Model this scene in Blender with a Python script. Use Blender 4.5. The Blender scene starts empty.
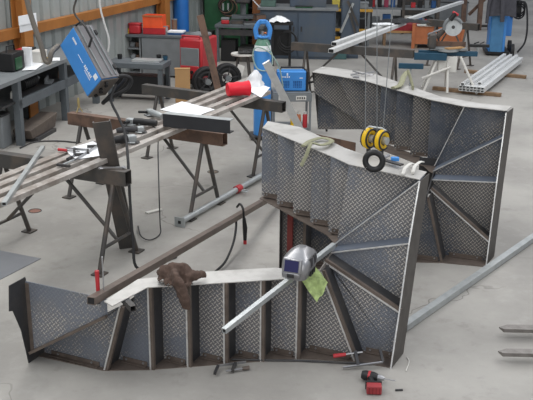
import bpy, math, random
from mathutils import Vector, Matrix, noise
random.seed(7)
C = bpy.context.scene.collection
PI = math.pi
# ------------------------------------------------------------------ camera
F, TH, ROLL, H = 894.94, 0.322, 0.0095, 3.1
cam = bpy.data.objects.new('camera', bpy.data.cameras.new('camera')); C.objects.link(cam)
cam.data.sensor_width = 36.0; cam.data.lens = F / 533 * 36.0
cam.data.clip_end = 200
_r = Vector((1, 0, 0)); _f = Vector((0, math.cos(TH), -math.sin(TH))); _u = _r.cross(_f)
cr, sr = math.cos(ROLL), math.sin(ROLL)
# roll: picture rotated clockwise by ROLL
R2 = _r * cr - (-_u) * sr * 1.0
def _cam_axes():
    # image x axis direction and image down axis direction in world
    ix = _r * cr + (-_u) * (-sr)
    iy = _r * sr + (-_u) * cr
    return ix, iy
IX, IY = _cam_axes()
cam.matrix_world = Matrix(((IX.x, -IY.x, -_f.x, 0), (IX.y, -IY.y, -_f.y, 0), (IX.z, -IY.z, -_f.z, H), (0, 0, 0, 1)))
bpy.context.scene.camera = cam
def ray(px, py):
    return _f + IX * ((px - 266.5) / F) + IY * ((py - 200) / F)
def at(px, py, z=0.0):
    d = ray(px, py); return d * ((z - H) / d.z) + Vector((0, 0, H))
def aty(px, py, y):
    d = ray(px, py); return d * (y / d.y) + Vector((0, 0, H))
def V(*a): return Vector(a)

# ------------------------------------------------------------------ materials
def lin(c):
    return tuple(((x / 255) / 12.92 if x / 255 <= .04045 else ((x / 255 + .055) / 1.055) ** 2.4) for x in c) + (1,)
_m = {}
def mat(name, col, rough=.55, metal=0.0, var=.12, scale=6.0, emis=None, bump=0.0, alpha=None, spec=.4):
    if name in _m: return _m[name]
    m = bpy.data.materials.new(name); m.use_nodes = True; nt = m.node_tree; b = nt.nodes['Principled BSDF']
    b.inputs['Roughness'].default_value = rough; b.inputs['Metallic'].default_value = metal
    b.inputs['Specular IOR Level'].default_value = spec
    c = lin(col)
    tc = nt.nodes.new('ShaderNodeTexCoord'); nz = nt.nodes.new('ShaderNodeTexNoise')
    nz.inputs['Scale'].default_value = scale; nz.inputs['Detail'].default_value = 5
    nt.links.new(tc.outputs['Object'], nz.inputs['Vector'])
    rp = nt.nodes.new('ShaderNodeValToRGB')
    rp.color_ramp.elements[0].position = .3; rp.color_ramp.elements[1].position = .7
    rp.color_ramp.elements[0].color = tuple(x * (1 - var) for x in c[:3]) + (1,)
    rp.color_ramp.elements[1].color = tuple(min(1, x * (1 + var)) for x in c[:3]) + (1,)
    nt.links.new(nz.outputs['Fac'], rp.inputs['Fac']); nt.links.new(rp.outputs['Color'], b.inputs['Base Color'])
    if bump:
        bp = nt.nodes.new('ShaderNodeBump'); bp.inputs['Strength'].default_value = bump; bp.inputs['Distance'].default_value = .01
        nt.links.new(nz.outputs['Fac'], bp.inputs['Height']); nt.links.new(bp.outputs['Normal'], b.inputs['Normal'])
    if alpha is not None: b.inputs['Alpha'].default_value = alpha
    if emis:
        b.inputs['Emission Color'].default_value = lin(emis[0]); b.inputs['Emission Strength'].default_value = emis[1]
    _m[name] = m; return m

class NT:
    def __init__(s, nt): s.nt = nt
    def _set(s, n, i, v):
        if isinstance(v, (int, float)): n.inputs[i].default_value = v
        else: s.nt.links.new(v, n.inputs[i])
    def m(s, op, a, b=0.0, c=None):
        n = s.nt.nodes.new('ShaderNodeMath'); n.operation = op; s._set(n, 0, a); s._set(n, 1, b)
        if c is not None: s._set(n, 2, c)
        return n.outputs[0]
    def noise(s, vec, scale, detail=3, rough=.5):
        n = s.nt.nodes.new('ShaderNodeTexNoise'); n.inputs['Scale'].default_value = scale; n.inputs['Detail'].default_value = detail
        n.inputs['Roughness'].default_value = rough; s.nt.links.new(vec, n.inputs['Vector']); return n.outputs['Fac']
    def ramp(s, v, p0, p1, smooth=True):
        n = s.nt.nodes.new('ShaderNodeMapRange'); n.interpolation_type = 'SMOOTHSTEP' if smooth else 'LINEAR'
        s._set(n, 0, v); n.inputs[1].default_value = p0; n.inputs[2].default_value = p1; return n.outputs[0]
    def mix(s, f, a, b):
        n = s.nt.nodes.new('ShaderNodeMix'); n.data_type = 'RGBA'; s._set(n, 0, f)
        for i, v in ((6, a), (7, b)):
            if isinstance(v, tuple): n.inputs[i].default_value = v
            else: s.nt.links.new(v, n.inputs[i])
        return n.outputs[2]

def plate_material(name, base, lug, rust, amount):
    """five-bar/diamond tread plate: mill-scale blue sheet with raised worn lozenges"""
    m = bpy.data.materials.new(name); m.use_nodes = True; nt = m.node_tree; b = nt.nodes['Principled BSDF']; g = NT(nt)
    tc = nt.nodes.new('ShaderNodeTexCoord'); oi = nt.nodes.new('ShaderNodeObjectInfo')
    sep = nt.nodes.new('ShaderNodeSeparateXYZ'); nt.links.new(tc.outputs['Object'], sep.inputs[0])
    sx, sz = sep.outputs['X'], sep.outputs['Z']
    def lozenge(off, sgn, cell=.036):
        a = g.m('SUBTRACT', g.m('FRACT', g.m('ADD', g.m('MULTIPLY', sx, 1 / cell), off)), .5)
        c = g.m('SUBTRACT', g.m('FRACT', g.m('ADD', g.m('MULTIPLY', sz, 1 / cell), off)), .5)
        p = g.m('ADD', a, g.m('MULTIPLY', c, sgn)); q = g.m('SUBTRACT', a, g.m('MULTIPLY', c, sgn))
        e = g.m('ADD', g.m('POWER', g.m('ABSOLUTE', g.m('MULTIPLY', p, 1 / .56)), 2.0), g.m('POWER', g.m('ABSOLUTE', g.m('MULTIPLY', q, 1 / .2)), 2.0))
        return g.ramp(e, 1.25, .45)
    loz = g.m('MAXIMUM', lozenge(0, 1), lozenge(.5, -1))
    vadd = nt.nodes.new('ShaderNodeVectorMath'); vadd.operation = 'ADD'
    comb = nt.nodes.new('ShaderNodeCombineXYZ')
    g._set(comb, 0, g.m('MULTIPLY', oi.outputs['Random'], 37.0)); g._set(comb, 1, g.m('MULTIPLY', oi.outputs['Random'], 11.0))
    nt.links.new(tc.outputs['Object'], vadd.inputs[0]); nt.links.new(comb.outputs[0], vadd.inputs[1])
    big = g.m('ADD', g.noise(vadd.outputs[0], 1.9, 2), g.m('MULTIPLY', g.m('SUBTRACT', oi.outputs['Random'], .5), .16)); fine = g.noise(vadd.outputs[0], 60, 2)
    wear = g.ramp(g.m('ADD', big, g.m('MULTIPLY', g.m('SUBTRACT', fine, .5), .55)), .36, .62)
    f = g.m('MULTIPLY', loz, g.m('MULTIPLY', g.m('ADD', .07, g.m('MULTIPLY', wear, .93)), amount))
    dust = g.ramp(g.noise(vadd.outputs[0], 7, 4), .45, .75)
    basec = g.mix(g.m('MULTIPLY', wear, .7), lin(base), lin(rust))
    basec = g.mix(g.m('MULTIPLY', dust, .35), basec, lin((128, 126, 124)))
    col = g.mix(f, basec, lin(lug))
    nt.links.new(col, b.inputs['Base Color'])
    b.inputs['Metallic'].default_value = .35; b.inputs['Roughness'].default_value = .42
    bp = nt.nodes.new('ShaderNodeBump'); bp.inputs['Strength'].default_value = .6; bp.inputs['Distance'].default_value = .004
    nt.links.new(loz, bp.inputs['Height']); nt.links.new(bp.outputs['Normal'], b.inputs['Normal'])
    return m
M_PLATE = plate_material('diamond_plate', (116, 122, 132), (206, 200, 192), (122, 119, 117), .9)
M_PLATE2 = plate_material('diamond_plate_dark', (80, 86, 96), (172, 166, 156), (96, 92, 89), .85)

def steel_material(name, col, spot, rough=.45, metal=.6, sc=4.0, amt=.5):
    m = bpy.data.materials.new(name); m.use_nodes = True; nt = m.node_tree; b = nt.nodes['Principled BSDF']; g = NT(nt)
    tc = nt.nodes.new('ShaderNodeTexCoord'); v = tc.outputs['Object']
    f = g.m('MULTIPLY', g.ramp(g.noise(v, sc, 6, .6), .42, .66), amt)
    nt.links.new(g.mix(f, lin(col), lin(spot)), b.inputs['Base Color'])
    b.inputs['Metallic'].default_value = metal
    g._set(b, 'Roughness', g.m('ADD', rough - .08, g.m('MULTIPLY', g.noise(v, sc * 3, 3), .2)))
    return m
M_PALE = steel_material('ground_steel', (188, 186, 182), (150, 147, 142), .45, .35, 5)
M_BROWN = steel_material('raw_flat_steel', (112, 101, 93), (76, 68, 62), .5, .4, 8)
M_DARK = steel_material('dark_steel', (62, 62, 64), (84, 80, 76), .5, .4, 6)
M_WALLST = steel_material('outer_stringer_steel', (84, 80, 76), (66, 62, 60), .5, .4, 5)
M_EDGE = steel_material('bright_edge', (214, 214, 212), (170, 165, 160), .35, .5, 20)
M_GALV = steel_material('galvanised', (176, 180, 180), (150, 154, 156), .4, .5, 12)
M_ALU = steel_material('aluminium', (220, 221, 220), (196, 198, 198), .4, .2, 9)
M_RUST = steel_material('rusty_steel', (112, 88, 74), (80, 64, 56), .65, .15, 7, .8)
M_BARS = steel_material('mill_bar', (180, 174, 168), (124, 112, 102), .42, .3, 5, .7)
M_BEAM = steel_material('trestle_beam', (74, 72, 70), (104, 92, 82), .5, .3, 5, .6)
M_BENCH = steel_material('bench_grey', (92, 98, 102), (76, 80, 84), .55, .1, 4, .5)
M_BLACK = mat('black_plastic', (30, 30, 31), .5)
M_RUBBER = mat('rubber', (38, 38, 39), .7)
M_BLUE = mat('blue_paint', (66, 136, 206), .4, 0, .06)
M_BLUED = mat('blue_bottle', (40, 104, 176), .35, 0, .12, 4)
M_RED = mat('red_paint', (178, 48, 54), .4, 0, .1)
M_ORANGE = mat('orange_paint', (178, 108, 70), .5, 0, .15)
M_OCHRE = mat('orange_primer_steel', (160, 104, 50), .6, 0, .15, 3)
M_YELLOW = mat('yellow_paint', (222, 180, 20), .45, 0, .1)
M_GREEN = mat('green_paint', (30, 78, 48), .5, 0, .2)
M_WHITE = mat('white_paper', (232, 234, 236), .7, 0, .03)
M_CREAM = mat('cream_paint', (206, 204, 198), .6, 0, .05)
M_CARD = mat('cardboard', (166, 130, 88), .8, 0, .08)
M_WOOD = mat('timber', (128, 104, 80), .8, 0, .25, 10)
M_GREY = mat('grey_paint', (118, 122, 124), .5, 0, .1)
M_TEAL = mat('teal_paint', (30, 70, 92), .45, 0, .1)
M_CHROME = steel_material('chrome', (160, 160, 162), (142, 142, 144), .32, .7, 4)
M_COPPER = mat('copper', (176, 100, 62), .35, .6)
M_SHEET = steel_material('lying_sheet', (128, 130, 134), (112, 114, 120), .42, .3, 2)
M_CLOTHB = mat('brown_cloth', (84, 68, 60), .95, 0, .25, 30, bump=.6)
M_CLOTHG = mat('grey_cloth', (74, 74, 80), .95, 0, .15, 12, bump=.4)
M_STRAP = mat('khaki_strap', (136, 136, 112), .9, 0, .15, 40, bump=.3)
M_GREENC = mat('green_cloth', (158, 176, 116), .9, 0, .4, 26, bump=.3)

# ------------------------------------------------------------------ mesh builder
class MB:
    def __init__(s): s.v = []; s.f = []; s.smooth = []
    def add(s, vs, fs, smooth=False):
        o = len(s.v); s.v += [Vector(x) for x in vs]; s.f += [tuple(i + o for i in f) for f in fs]; s.smooth += [smooth] * len(fs)
        return s
    def box(s, c, size, rz=0.0, R=None):
        R = R or Matrix.Rotation(rz, 3, 'Z'); c = Vector(c); x, y, z = [k / 2 for k in size]
        vs = [c + R @ Vector((a * x, b * y, d * z)) for a in (-1, 1) for b in (-1, 1) for d in (-1, 1)]
        return s.add(vs, [(0, 1, 3, 2), (4, 6, 7, 5), (0, 4, 5, 1), (2, 3, 7, 6), (0, 2, 6, 4), (1, 5, 7, 3)])
    def frame(s, a, b, up):
        a, b = Vector(a), Vector(b); d = (b - a).normalized(); up = Vector(up)
        side = d.cross(up)
        if side.length < 1e-4: side = d.cross(Vector((1, 0, .01)))
        side.normalize(); n = side.cross(d).normalized(); return a, b, side, n
    def bar(s, a, b, w, h, up=(0, 0, 1)):
        a, b, sd, n = s.frame(a, b, up)
        vs = [p + sd * (i * w / 2) + n * (j * h / 2) for p in (a, b) for i, j in ((-1, -1), (1, -1), (1, 1), (-1, 1))]
        return s.add(vs, [(0, 1, 2, 3), (7, 6, 5, 4), (0, 4, 5, 1), (1, 5, 6, 2), (2, 6, 7, 3), (3, 7, 4, 0)])
    def rhs(s, a, b, w, h, t=.004, up=(0, 0, 1)):
        a, b, sd, n = s.frame(a, b, up); vs = []
        for p in (a, b):
            for k in (0, t):
                vs += [p + sd * (i * (w / 2 - k)) + n * (j * (h / 2 - k)) for i, j in ((-1, -1), (1, -1), (1, 1), (-1, 1))]
        fs = []
        for i in range(4):
            j = (i + 1) % 4
            fs += [(i, 8 + i, 8 + j, j), (4 + j, 12 + j, 12 + i, 4 + i), (i, j, 4 + j, 4 + i), (8 + j, 8 + i, 12 + i, 12 + j)]
        return s.add(vs, fs)
    def angle(s, a, b, w, h, t=.006, up=(0, 0, 1)):
        a, b, sd, n = s.frame(a, b, up)
        prof = [(0, 0), (w, 0), (w, t), (t, t), (t, h), (0, h)]
        vs = [p + sd * x + n * y for p in (a, b) for x, y in prof]
        fs = [(5, 4, 3, 2, 1, 0), (6, 7, 8, 9, 10, 11)] + [(i, (i + 1) % 6, 6 + (i + 1) % 6, 6 + i) for i in range(6)]
        return s.add(vs, fs)
    def tube(s, pts, r, seg=10, radii=None, flat=1.0, caps=True, up=(0, 0, 1)):
        pts = [Vector(p) for p in pts]; n = len(pts); vs = []; prev = None
        for i, p in enumerate(pts):
            d = (pts[min(i + 1, n - 1)] - pts[max(i - 1, 0)]).normalized()
            if prev is None:
                q = Vector(up); x = d.cross(q)
                if x.length < 1e-3: x = d.cross(Vector((1, 0, 0)))
            else: x = prev - d * prev.dot(d)
            x.normalize(); y = d.cross(x); prev = x
            rr = radii[i] if radii else r
            vs += [p + x * (math.cos(t * 2 * PI / seg) * rr) + y * (math.sin(t * 2 * PI / seg) * rr * flat) for t in range(seg)]
        fs = []
        for i in range(n - 1):
            for t in range(seg):
                fs.append((i * seg + t, i * seg + (t + 1) % seg, (i + 1) * seg + (t + 1) % seg, (i + 1) * seg + t))
        s.add(vs, fs, True)
        if caps:
            o = len(s.v) - n * seg
            s.f.append(tuple(o + t for t in range(seg))[::-1]); s.smooth.append(False)
            s.f.append(tuple(o + (n - 1) * seg + t for t in range(seg))); s.smooth.append(False)
        return s
    def lathe(s, prof, c=(0, 0, 0), seg=20, R=None):
        R = R or Matrix.Identity(3); c = Vector(c); n = len(prof)
        vs = [c + R @ Vector((r * math.cos(t * 2 * PI / seg), r * math.sin(t * 2 * PI / seg), z)) for r, z in prof for t in range(seg)]
        fs = [(i * seg + t, i * seg + (t + 1) % seg, (i + 1) * seg + (t + 1) % seg, (i + 1) * seg + t) for i in range(n - 1) for t in range(seg)]
        return s.add(vs, fs, True)
    def torus(s, c, R0, r, axis=(0, 0, 1), seg=24, k=8, a0=0.0, a1=2 * PI):
        ax = Vector(axis).normalized(); x = ax.orthogonal().normalized(); y = ax.cross(x); c = Vector(c)
        full = abs(a1 - a0 - 2 * PI) < 1e-3
        pts = [c + (x * math.cos(a0 + (a1 - a0) * i / seg) + y * math.sin(a0 + (a1 - a0) * i / seg)) * R0 for i in range(seg + 1)]
        return s.tube(pts, r, k, up=ax, caps=not full)
    def prism(s, poly, d):
        """poly: list of 3d points, extruded by vector d"""
        poly = [Vector(p) for p in poly]; d = Vector(d); n = len(poly)
        return s.add(poly + [p + d for p in poly], [tuple(range(n)), tuple(range(2 * n - 1, n - 1, -1))] + [(i, n + i, n + (i + 1) % n, (i + 1) % n) for i in range(n)])
    def ball(s, c, r, sc=(1, 1, 1), seg=14, R=None):
        prof = [(math.sin(PI * i / 8) * r + 1e-5, -math.cos(PI * i / 8) * r) for i in range(9)]
        S = Matrix.Diagonal(Vector(sc)); R = R or Matrix.Identity(3)
        return s.lathe(prof, c, seg, R @ S)
    def sheet(s, nx, ny, fn, t=.004):
        """a thin cloth: fn(a,b)->point, given thickness"""
        P = [[Vector(fn(i / nx, j / ny)) for j in range(ny + 1)] for i in range(nx + 1)]
        vs = [p for row in P for p in row]; N = len(vs); nrm = []
        for i in range(nx + 1):
            for j in range(ny + 1):
                a = P[min(i + 1, nx)][j] - P[max(i - 1, 0)][j]; b = P[i][min(j + 1, ny)] - P[i][max(j - 1, 0)]
                k = a.cross(b); nrm.append(k.normalized() if k.length > 1e-9 else Vector((0, 0, 1)))
        vs = vs + [v + n * t for v, n in zip(vs, nrm)]
        W = ny + 1; fs = []
        for i in range(nx):
            for j in range(ny):
                a = i * W + j; q = (a, a + W, a + W + 1, a + 1); fs.append(q[::-1]); fs.append(tuple(N + k for k in q))
        edge = [(i * W, (i + 1) * W) for i in range(nx)] + [((i + 1) * W + ny, i * W + ny) for i in range(nx)] + \
               [(j + 1, j) for j in range(ny)] + [(nx * W + j, nx * W + j + 1) for j in range(ny)]
        fs += [(a, b, N + b, N + a) for a, b in edge]
        return s.add(vs, fs, True)
    def build(s, name, m, parent=None, local=False, bevel=0.0, label=None):
        import bmesh
        me = bpy.data.meshes.new(name)
        vs = s.v
        o = bpy.data.objects.new(name, me)
        if parent is not None:
            if not local:
                inv = wm(parent).inverted(); vs = [inv @ v for v in vs]
            o.parent = parent
        elif not local:
            lo = Vector((min(v.x for v in vs), min(v.y for v in vs), min(v.z for v in vs))); hi = Vector((max(v.x for v in vs), max(v.y for v in vs), 0))
            c = Vector(((lo.x + hi.x) / 2, (lo.y + hi.y) / 2, lo.z)); vs = [v - c for v in vs]; o.location = c
        me.from_pydata([tuple(v) for v in vs], [], s.f)
        me.polygons.foreach_set('use_smooth', s.smooth)
        bm = bmesh.new(); bm.from_mesh(me); bmesh.ops.recalc_face_normals(bm, faces=bm.faces); bm.to_mesh(me); bm.free()
        me.set_sharp_from_angle(angle=.7)
        me.materials.append(m); C.objects.link(o)
        if bevel:
            b = o.modifiers.new('bevel', 'BEVEL'); b.width = bevel; b.segments = 2; b.limit_method = 'ANGLE'; b.angle_limit = .6
        if label: o['label'] = label
        return o
def wm(o):
    m = Matrix.Translation(o.location) @ o.rotation_euler.to_matrix().to_4x4()
    return (wm(o.parent) @ m) if o.parent else m
def tag(o, label, cat, group=None, kind=None):
    o['label'] = label
    if cat: o['category'] = cat
    if group: o['group'] = group
    if kind: o['kind'] = kind
    return o
def thing(name, label, cat, loc=(0, 0, 0), rz=0.0, group=None):
    o = bpy.data.objects.new(name, None); C.objects.link(o); o.empty_display_size = .1
    o.location = loc; o.rotation_euler = (0, 0, rz); return tag(o, label, cat, group)
def struct(o): o['kind'] = 'structure'; return o
def copy_tree(o, parent=None):
    c = o.copy(); C.objects.link(c)
    if parent is not None: c.parent = parent
    for ch in [k for k in bpy.data.objects if k.parent == o]: copy_tree(ch, c)
    return c
def axes(x, y, z):
    x, y, z = Vector(x), Vector(y), Vector(z); return Matrix(((x.x, y.x, z.x), (x.y, y.y, z.y), (x.z, y.z, z.z)))
def curve_pts(pts, n=8):
    """catmull-rom through pts"""
    P = [Vector(p) for p in pts]; P = [P[0] * 2 - P[1]] + P + [P[-1] * 2 - P[-2]]; out = []
    for i in range(1, len(P) - 2):
        for k in range(n):
            t = k / n; a, b, c, d = P[i - 1], P[i], P[i + 1], P[i + 2]
            out.append(.5 * ((2 * b) + (c - a) * t + (2 * a - 5 * b + 4 * c - d) * t * t + (3 * b - a - 3 * c + d) * t ** 3))
    out.append(P[-2]); return out

# ------------------------------------------------------------------ staircases (local x = along run, y = rise, z = across)
def stair(root, plate, treads, risers, flats, uprights, brackets):
    for k, w, poly in treads:
        MB().prism([V(u, w, v) for u, v in poly], V(0, .005, 0)).build('tread', plate, root, True)
    for (u0, v0), (u1, v1), w0, w1, bright in risers:      # plates closing the step, from w0 back to w1
        p = Vector((u0, 0, v0)); q = Vector((u1, 0, v1)); d = (q - p).normalized(); n = Vector((d.z, 0, -d.x)) * .004
        MB().prism([p + V(0, w0, 0), q + V(0, w0, 0), q + V(0, w1, 0), p + V(0, w1, 0)], n).build('riser', M_RISER_REFL if bright == 2 else M_DARK, root, True)  # upper winder risers are coloured plate-blue to paint their reflection
        if bright is None: continue
        e = MB(); sh = n.normalized() * (.016 if bright == 1 else 0) + V(0, w0 - .012, 0)
        e.bar(p + sh, q + sh, {0: .020, 1: .022, 2: .008}[bright], .024 if bright < 2 else .012, (0, 1, 0))
        ns = e.build('nosing', {0: M_BROWN, 1: M_BROWN, 2: M_EDGE}[bright], root, True)  # the bright variant paints the light caught by the flange
        if bright == 1: MB().bar(p + V(0, w0 - .027, 0), q + V(0, w0 - .027, 0), .011, .006, (0, 1, 0)).build('edge_highlight', M_EDGE, ns, True)  # pale strip paints the highlight along the nosing
    for name, v, poly, mt in flats:
        MB().prism([V(u, w, v) for u, w in poly], V(0, 0, .006)).build(name, mt, root, True)
    for name, (u, v), (u2, v2), wa, wb, mt in uprights:    # plates standing along v: points lists (u,v,wnear,wfar)
        pass
    for (u0, u1, v, w, sgn) in brackets:
        a = MB(); a.angle(V(u0, w - .002, v), V(u1, w - .002, v), .032, .032 * sgn, .005)
        br = a.build('bracket', M_BROWN, root, True)
        for t in (.15, .85):
            u = u0 + (u1 - u0) * t
            MB().lathe([(.0001, -.006), (.008, -.006), (.008, 0), (.0001, 0)], V(u, w - .008, v + .018 * sgn), 8, Matrix.Rotation(-PI / 2, 3, 'X')).build('bolt', M_CHROME, br, True)
M_RISER_REFL = steel_material('riser_reflection', (92, 101, 115), (104, 108, 114), .45, .3, 3)
M_NOSE = steel_material('nosing_steel', (150, 144, 138), (112, 106, 100), .4, .4, 10)

def upright(root, name, u, rows, mt, edge=True, t=.006, flare=0.0):
    """plate in the v-w plane at x=u; rows of (v, w_near, w_far)"""
    poly = [V(u, a, v) for v, a, b in rows] + [V(u + flare, b, v) for v, a, b in reversed(rows)]
    o = MB().prism(poly, V(t, 0, 0)).build(name, mt, root, True)
    if edge:
        m = MB()
        for (v0, a0, _), (v1, a1, _) in zip(rows[:-1], rows[1:]):
            m.bar(V(u + t / 2, a0 - .003, v0), V(u + t / 2, a1 - .003, v1), t + .004, .004, (0, 1, 0))
        m.build('plate_edge', M_EDGE, o, True)
    return o

g, r = .2125, .1462
U = 1.5044; VT = 1.2556; WI = .6223; VI = .645; UL = -.8147
root1 = thing('winder_staircase', 'large diamond-plate steel winder staircase lying in the foreground, draped with a brown jacket', 'staircase', (-.7842, 5.5563, 0), -.4279)
N5, N6, N7, N8, N9 = (.965, .64), (.93, .652), (.925, .665), (.89, .67), (.86, .66)
MN = (-.131, .519)
T = []
T.append((-2, -2 * r, [(UL, .078), (-.15, .50), (-.15, .6213), (UL, .6213)]))
T.append((-1, -r, [(UL, 0), (-.286, 0), MN, (-.16, .50), (UL, .078)]))
T.append((0, 0, [(-.286, 0), (0, 0), (0, WI), (-.131, WI), MN]))
for k in range(1, 5): T.append((k, k * r, [((k - 1) * g, 0), (k * g, 0), (k * g, WI), ((k - 1) * g, WI)]))
T.append((5, 5 * r, [(4 * g, 0), (1.2417, 0), N5, (4 * g, WI)]))
T.append((6, 6 * r, [(1.2417, 0), (U, 0), (U, .3735), N6, N5]))
T.append((7, 7 * r, [(U, .3735), (U, .8361), N7, N6]))
T.append((8, 8 * r, [(U, .8361), (U, 1.2508), N8, N7]))
T.append((9, 9 * r, [(U, 1.2508), (U, VT), (.93, VT), N9, N8]))
T.append((10, 10 * r, [(.93, VT), (.7316, VT), (.7316, VI), N9]))
for j in range(1, 5): T.append((10 + j, (10 + j) * r, [(.7316 - (j - 1) * g, VT), (.7316 - j * g, VT), (.7316 - j * g, VI), (.7316 - (j - 1) * g, VI)]))
Rz = [((UL, .078), (-.15, .50), -2 * r, -r, 0), ((-.286, 0), MN, -r, 0, 1)]
for k in range(0, 5): Rz.append(((k * g, 0), (k * g, WI), k * r, (k + 1) * r, 1))
Rz += [((1.2417, 0), N5, 5 * r, 6 * r, 1), ((U, .3735), N6, 6 * r, 7 * r, 1), ((U, .8361), N7, 7 * r, 8 * r, 2), ((U, 1.2508), N8, 8 * r, 9 * r, 2)]
for j in range(0, 4): Rz.append(((.7316 - j * g, VI), (.7316 - j * g, VT), (10 + j) * r + .012, (11 + j) * r, None))
s1 = .24
nos = [(k * g, k * r - .03) for k in range(5)]
bottom = [(UL - .01, -r - .06), (-.286, -r - .035)] + nos + [(1.2417, 5 * r - .035), (U, 5 * r - .01)] + \
         [(U, 5 * r + .17), (1.2417, 6 * r + .1), (4 * g, 4 * r + s1)] + [(k * g, k * r + s1 - .03) for k in range(3, -1, -1)] + [(-.286, .12), (UL - .01, .1)]
inner1 = [(-.137, -.34), (-.047, -.38), (0, -.03)] + nos[1:] + [(.955, 5 * r - .06), (.955, 5 * r + .05), (.80, .68), (.64, .66), (.485, .556), (.30, .43), (.19, .354), (0, .17), (-.131, .06)]
up_n = [(.7316 - j * g, (10 + j) * r - .045) for j in range(5)]
inner2 = [(.89, 8 * r - .03), (.84, 9 * r - .03)] + up_n + [(u, w + .13) for u, w in reversed(up_n)] + [(.86, 9 * r + .12), (.905, 8 * r + .06)]
top = [(U, 8 * r + .005), (.93, 9 * r + .0)] + [(u, w + .05) for u, w in up_n] + [(-.176, 2.29), (.162, 2.215), (.552, 1.90), (.747, 1.735), (1.1, 1.526), (1.50, 1.38)]
stair(root1, M_PLATE, T, Rz,
      [('outer_stringer', -.001, bottom, M_BROWN), ('inner_stringer', WI, inner1, M_PALE), ('inner_stringer', VI - .012, inner2, M_BROWN), ('outer_stringer', VT, top, M_PALE)], [],
      [(-.75, -.34, .008, -r, 1), (-.24, -.04, .008, 0, 1)] + [((k - 1) * g + .03, k * g - .03, .008, k * r, 1) for k in range(1, 5)] +
      [(4 * g + .04, 1.2, .008, 5 * r, 1), (1.27, 1.48, .008, 6 * r, 1)] + [(.7316 - j * g + .03, .7316 - (j - 1) * g - .03, VI + .004, (10 + j) * r, 1) for j in range(0, 5)])
upright(root1, 'end_plate', U, [(0, 5 * r - .02, 5 * r + .24), (.3735, 6 * r - .035, 6 * r + .21), (.8361, 7 * r - .035, 7 * r + .21), (1.2508, 8 * r - .0, 8 * r + .21)], M_WALLST, flare=.012)
upright(root1, 'side_plate', UL - .012, [(0, -.315, .02), (.28, -.364, -.1), (.455, -.43, -.2), (.465, -.465, -.24), (.645, -.444, -.28)], M_DARK, False)
MB().prism([V(.955, 5 * r - .05, .62), V(.90, 8.2 * r, .635), V(.90, 8.2 * r, .665), V(.955, 5 * r - .05, .65)], V(.008, 0, 0)).build('newel_plate', M_NOSE, root1, True)
MB().angle(V(UL + .03, -2 * r - .004, .08), V(UL + .03, -2 * r - .004, .61), .03, -.03, .005).build('bracket', M_BROWN, root1, True)
for v in (.13, .3, .45, .58): MB().ball(V(U - .03, (7.0 if v > .3 else 6) * r - .006, v), .007).build('bolt', M_CHROME, root1, True)

# back staircase
g2, r2 = .2063, .167
U2, VT2, VI2, ua, vb, vc, vd, ue, uR, UL2 = 1.5488, 1.3074, .693, 1.1658, .1973, .7097, 1.0909, 1.1584, .8135, -.6939
root2 = thing('winder_staircase', 'second darker diamond-plate steel winder staircase standing behind the one with the jacket', 'staircase', (.2178, 7.2002, 0), -.3656)
Na, Nb, Nc, Nd, Ne = (1.0, .60), (.985, .625), (.965, .665), (.94, .70), (.92, .705)
Q = (-.078, .739)
T = []
WB = .60
for k in range(1, 5): T.append((k, k * r2, [((k - 1) * g2 - .14, 0), (k * g2 - .14, 0), (k * g2 - .14, WB), ((k - 1) * g2 - .14, WB)]))
T += [(5, 5 * r2, [(4 * g2 - .14, 0), (ua, 0), Na, (4 * g2 - .14, WB)]), (6, 6 * r2, [(ua, 0), (U2, 0), (U2, vb), Nb, Na]), (7, 7 * r2, [(U2, vb), (U2, vc), Nc, Nb]),
      (8, 8 * r2, [(U2, vc), (U2, vd), Nd, Nc]), (9, 9 * r2, [(U2, vd), (U2, VT2), (ue, VT2), Ne, Nd]), (10, 10 * r2, [(ue, VT2), (uR, VT2), (uR, VI2), Ne])]
for j in range(1, 5): T.append((10 + j, (10 + j) * r2, [(uR - (j - 1) * g2, VT2), (uR - j * g2, VT2), (uR - j * g2, VI2), (uR - (j - 1) * g2, VI2)]))
u14 = uR - 4 * g2
T += [(15, 15 * r2, [(u14, VT2), (-.3844, VT2), Q, (u14, VI2)]), (16, 16 * r2, [(-.3844, VT2), (UL2, VT2), (UL2, 1.0583), Q]), (17, 17 * r2, [(UL2, 1.0583), (UL2, .60), (-.078, .66), Q])]
Rz = [((k * g2 - .14, 0), (k * g2 - .14, WB), k * r2, (k + 1) * r2, 0) for k in range(1, 5)]
Rz += [((ua, 0), Na, 5 * r2, 6 * r2, 0), ((U2, vb), Nb, 6 * r2, 7 * r2, 1), ((U2, vc), Nc, 7 * r2, 8 * r2, 2), ((U2, vd), Nd, 8 * r2, 9 * r2, 2), ((ue, VT2), Ne, 9 * r2, 10 * r2, 2)]
for j in range(0, 4): Rz.append(((uR - j * g2, VI2), (uR - j * g2, VT2), (10 + j) * r2 + .012, (11 + j) * r2, None))
nos = [(k * g2 - .14, k * r2 - .03) for k in range(1, 5)]
bottom = [(-.15, .11)] + nos + [(ua, 5 * r2 - .035), (U2, 5 * r2 + .02), (U2, 5 * r2 + .2), (ua, 6 * r2 + .1)] + [(u, w + s1) for u, w in reversed(nos)] + [(-.15, .34)]
inner1 = [(-.15, .11)] + nos + [(.98, 5 * r2 - .05), (.98, 5 * r2 + .05)] + [(u, w + s1) for u, w in reversed(nos)] + [(-.15, .34)]
up_n = [(uR - j * g2, (10 + j) * r2 - .045) for j in range(5)]
inner2 = [(.94, 8 * r2 - .03), (.9, 9 * r2 - .15)] + [(u, w - .12) for u, w in up_n] + [(-.05, 14.8 * r2), (-.05, 15.3 * r2)] + [(u, w + .13) for u, w in reversed(up_n)] + [(.92, 9 * r2 + .12), (.95, 8 * r2 + .06)]
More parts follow.
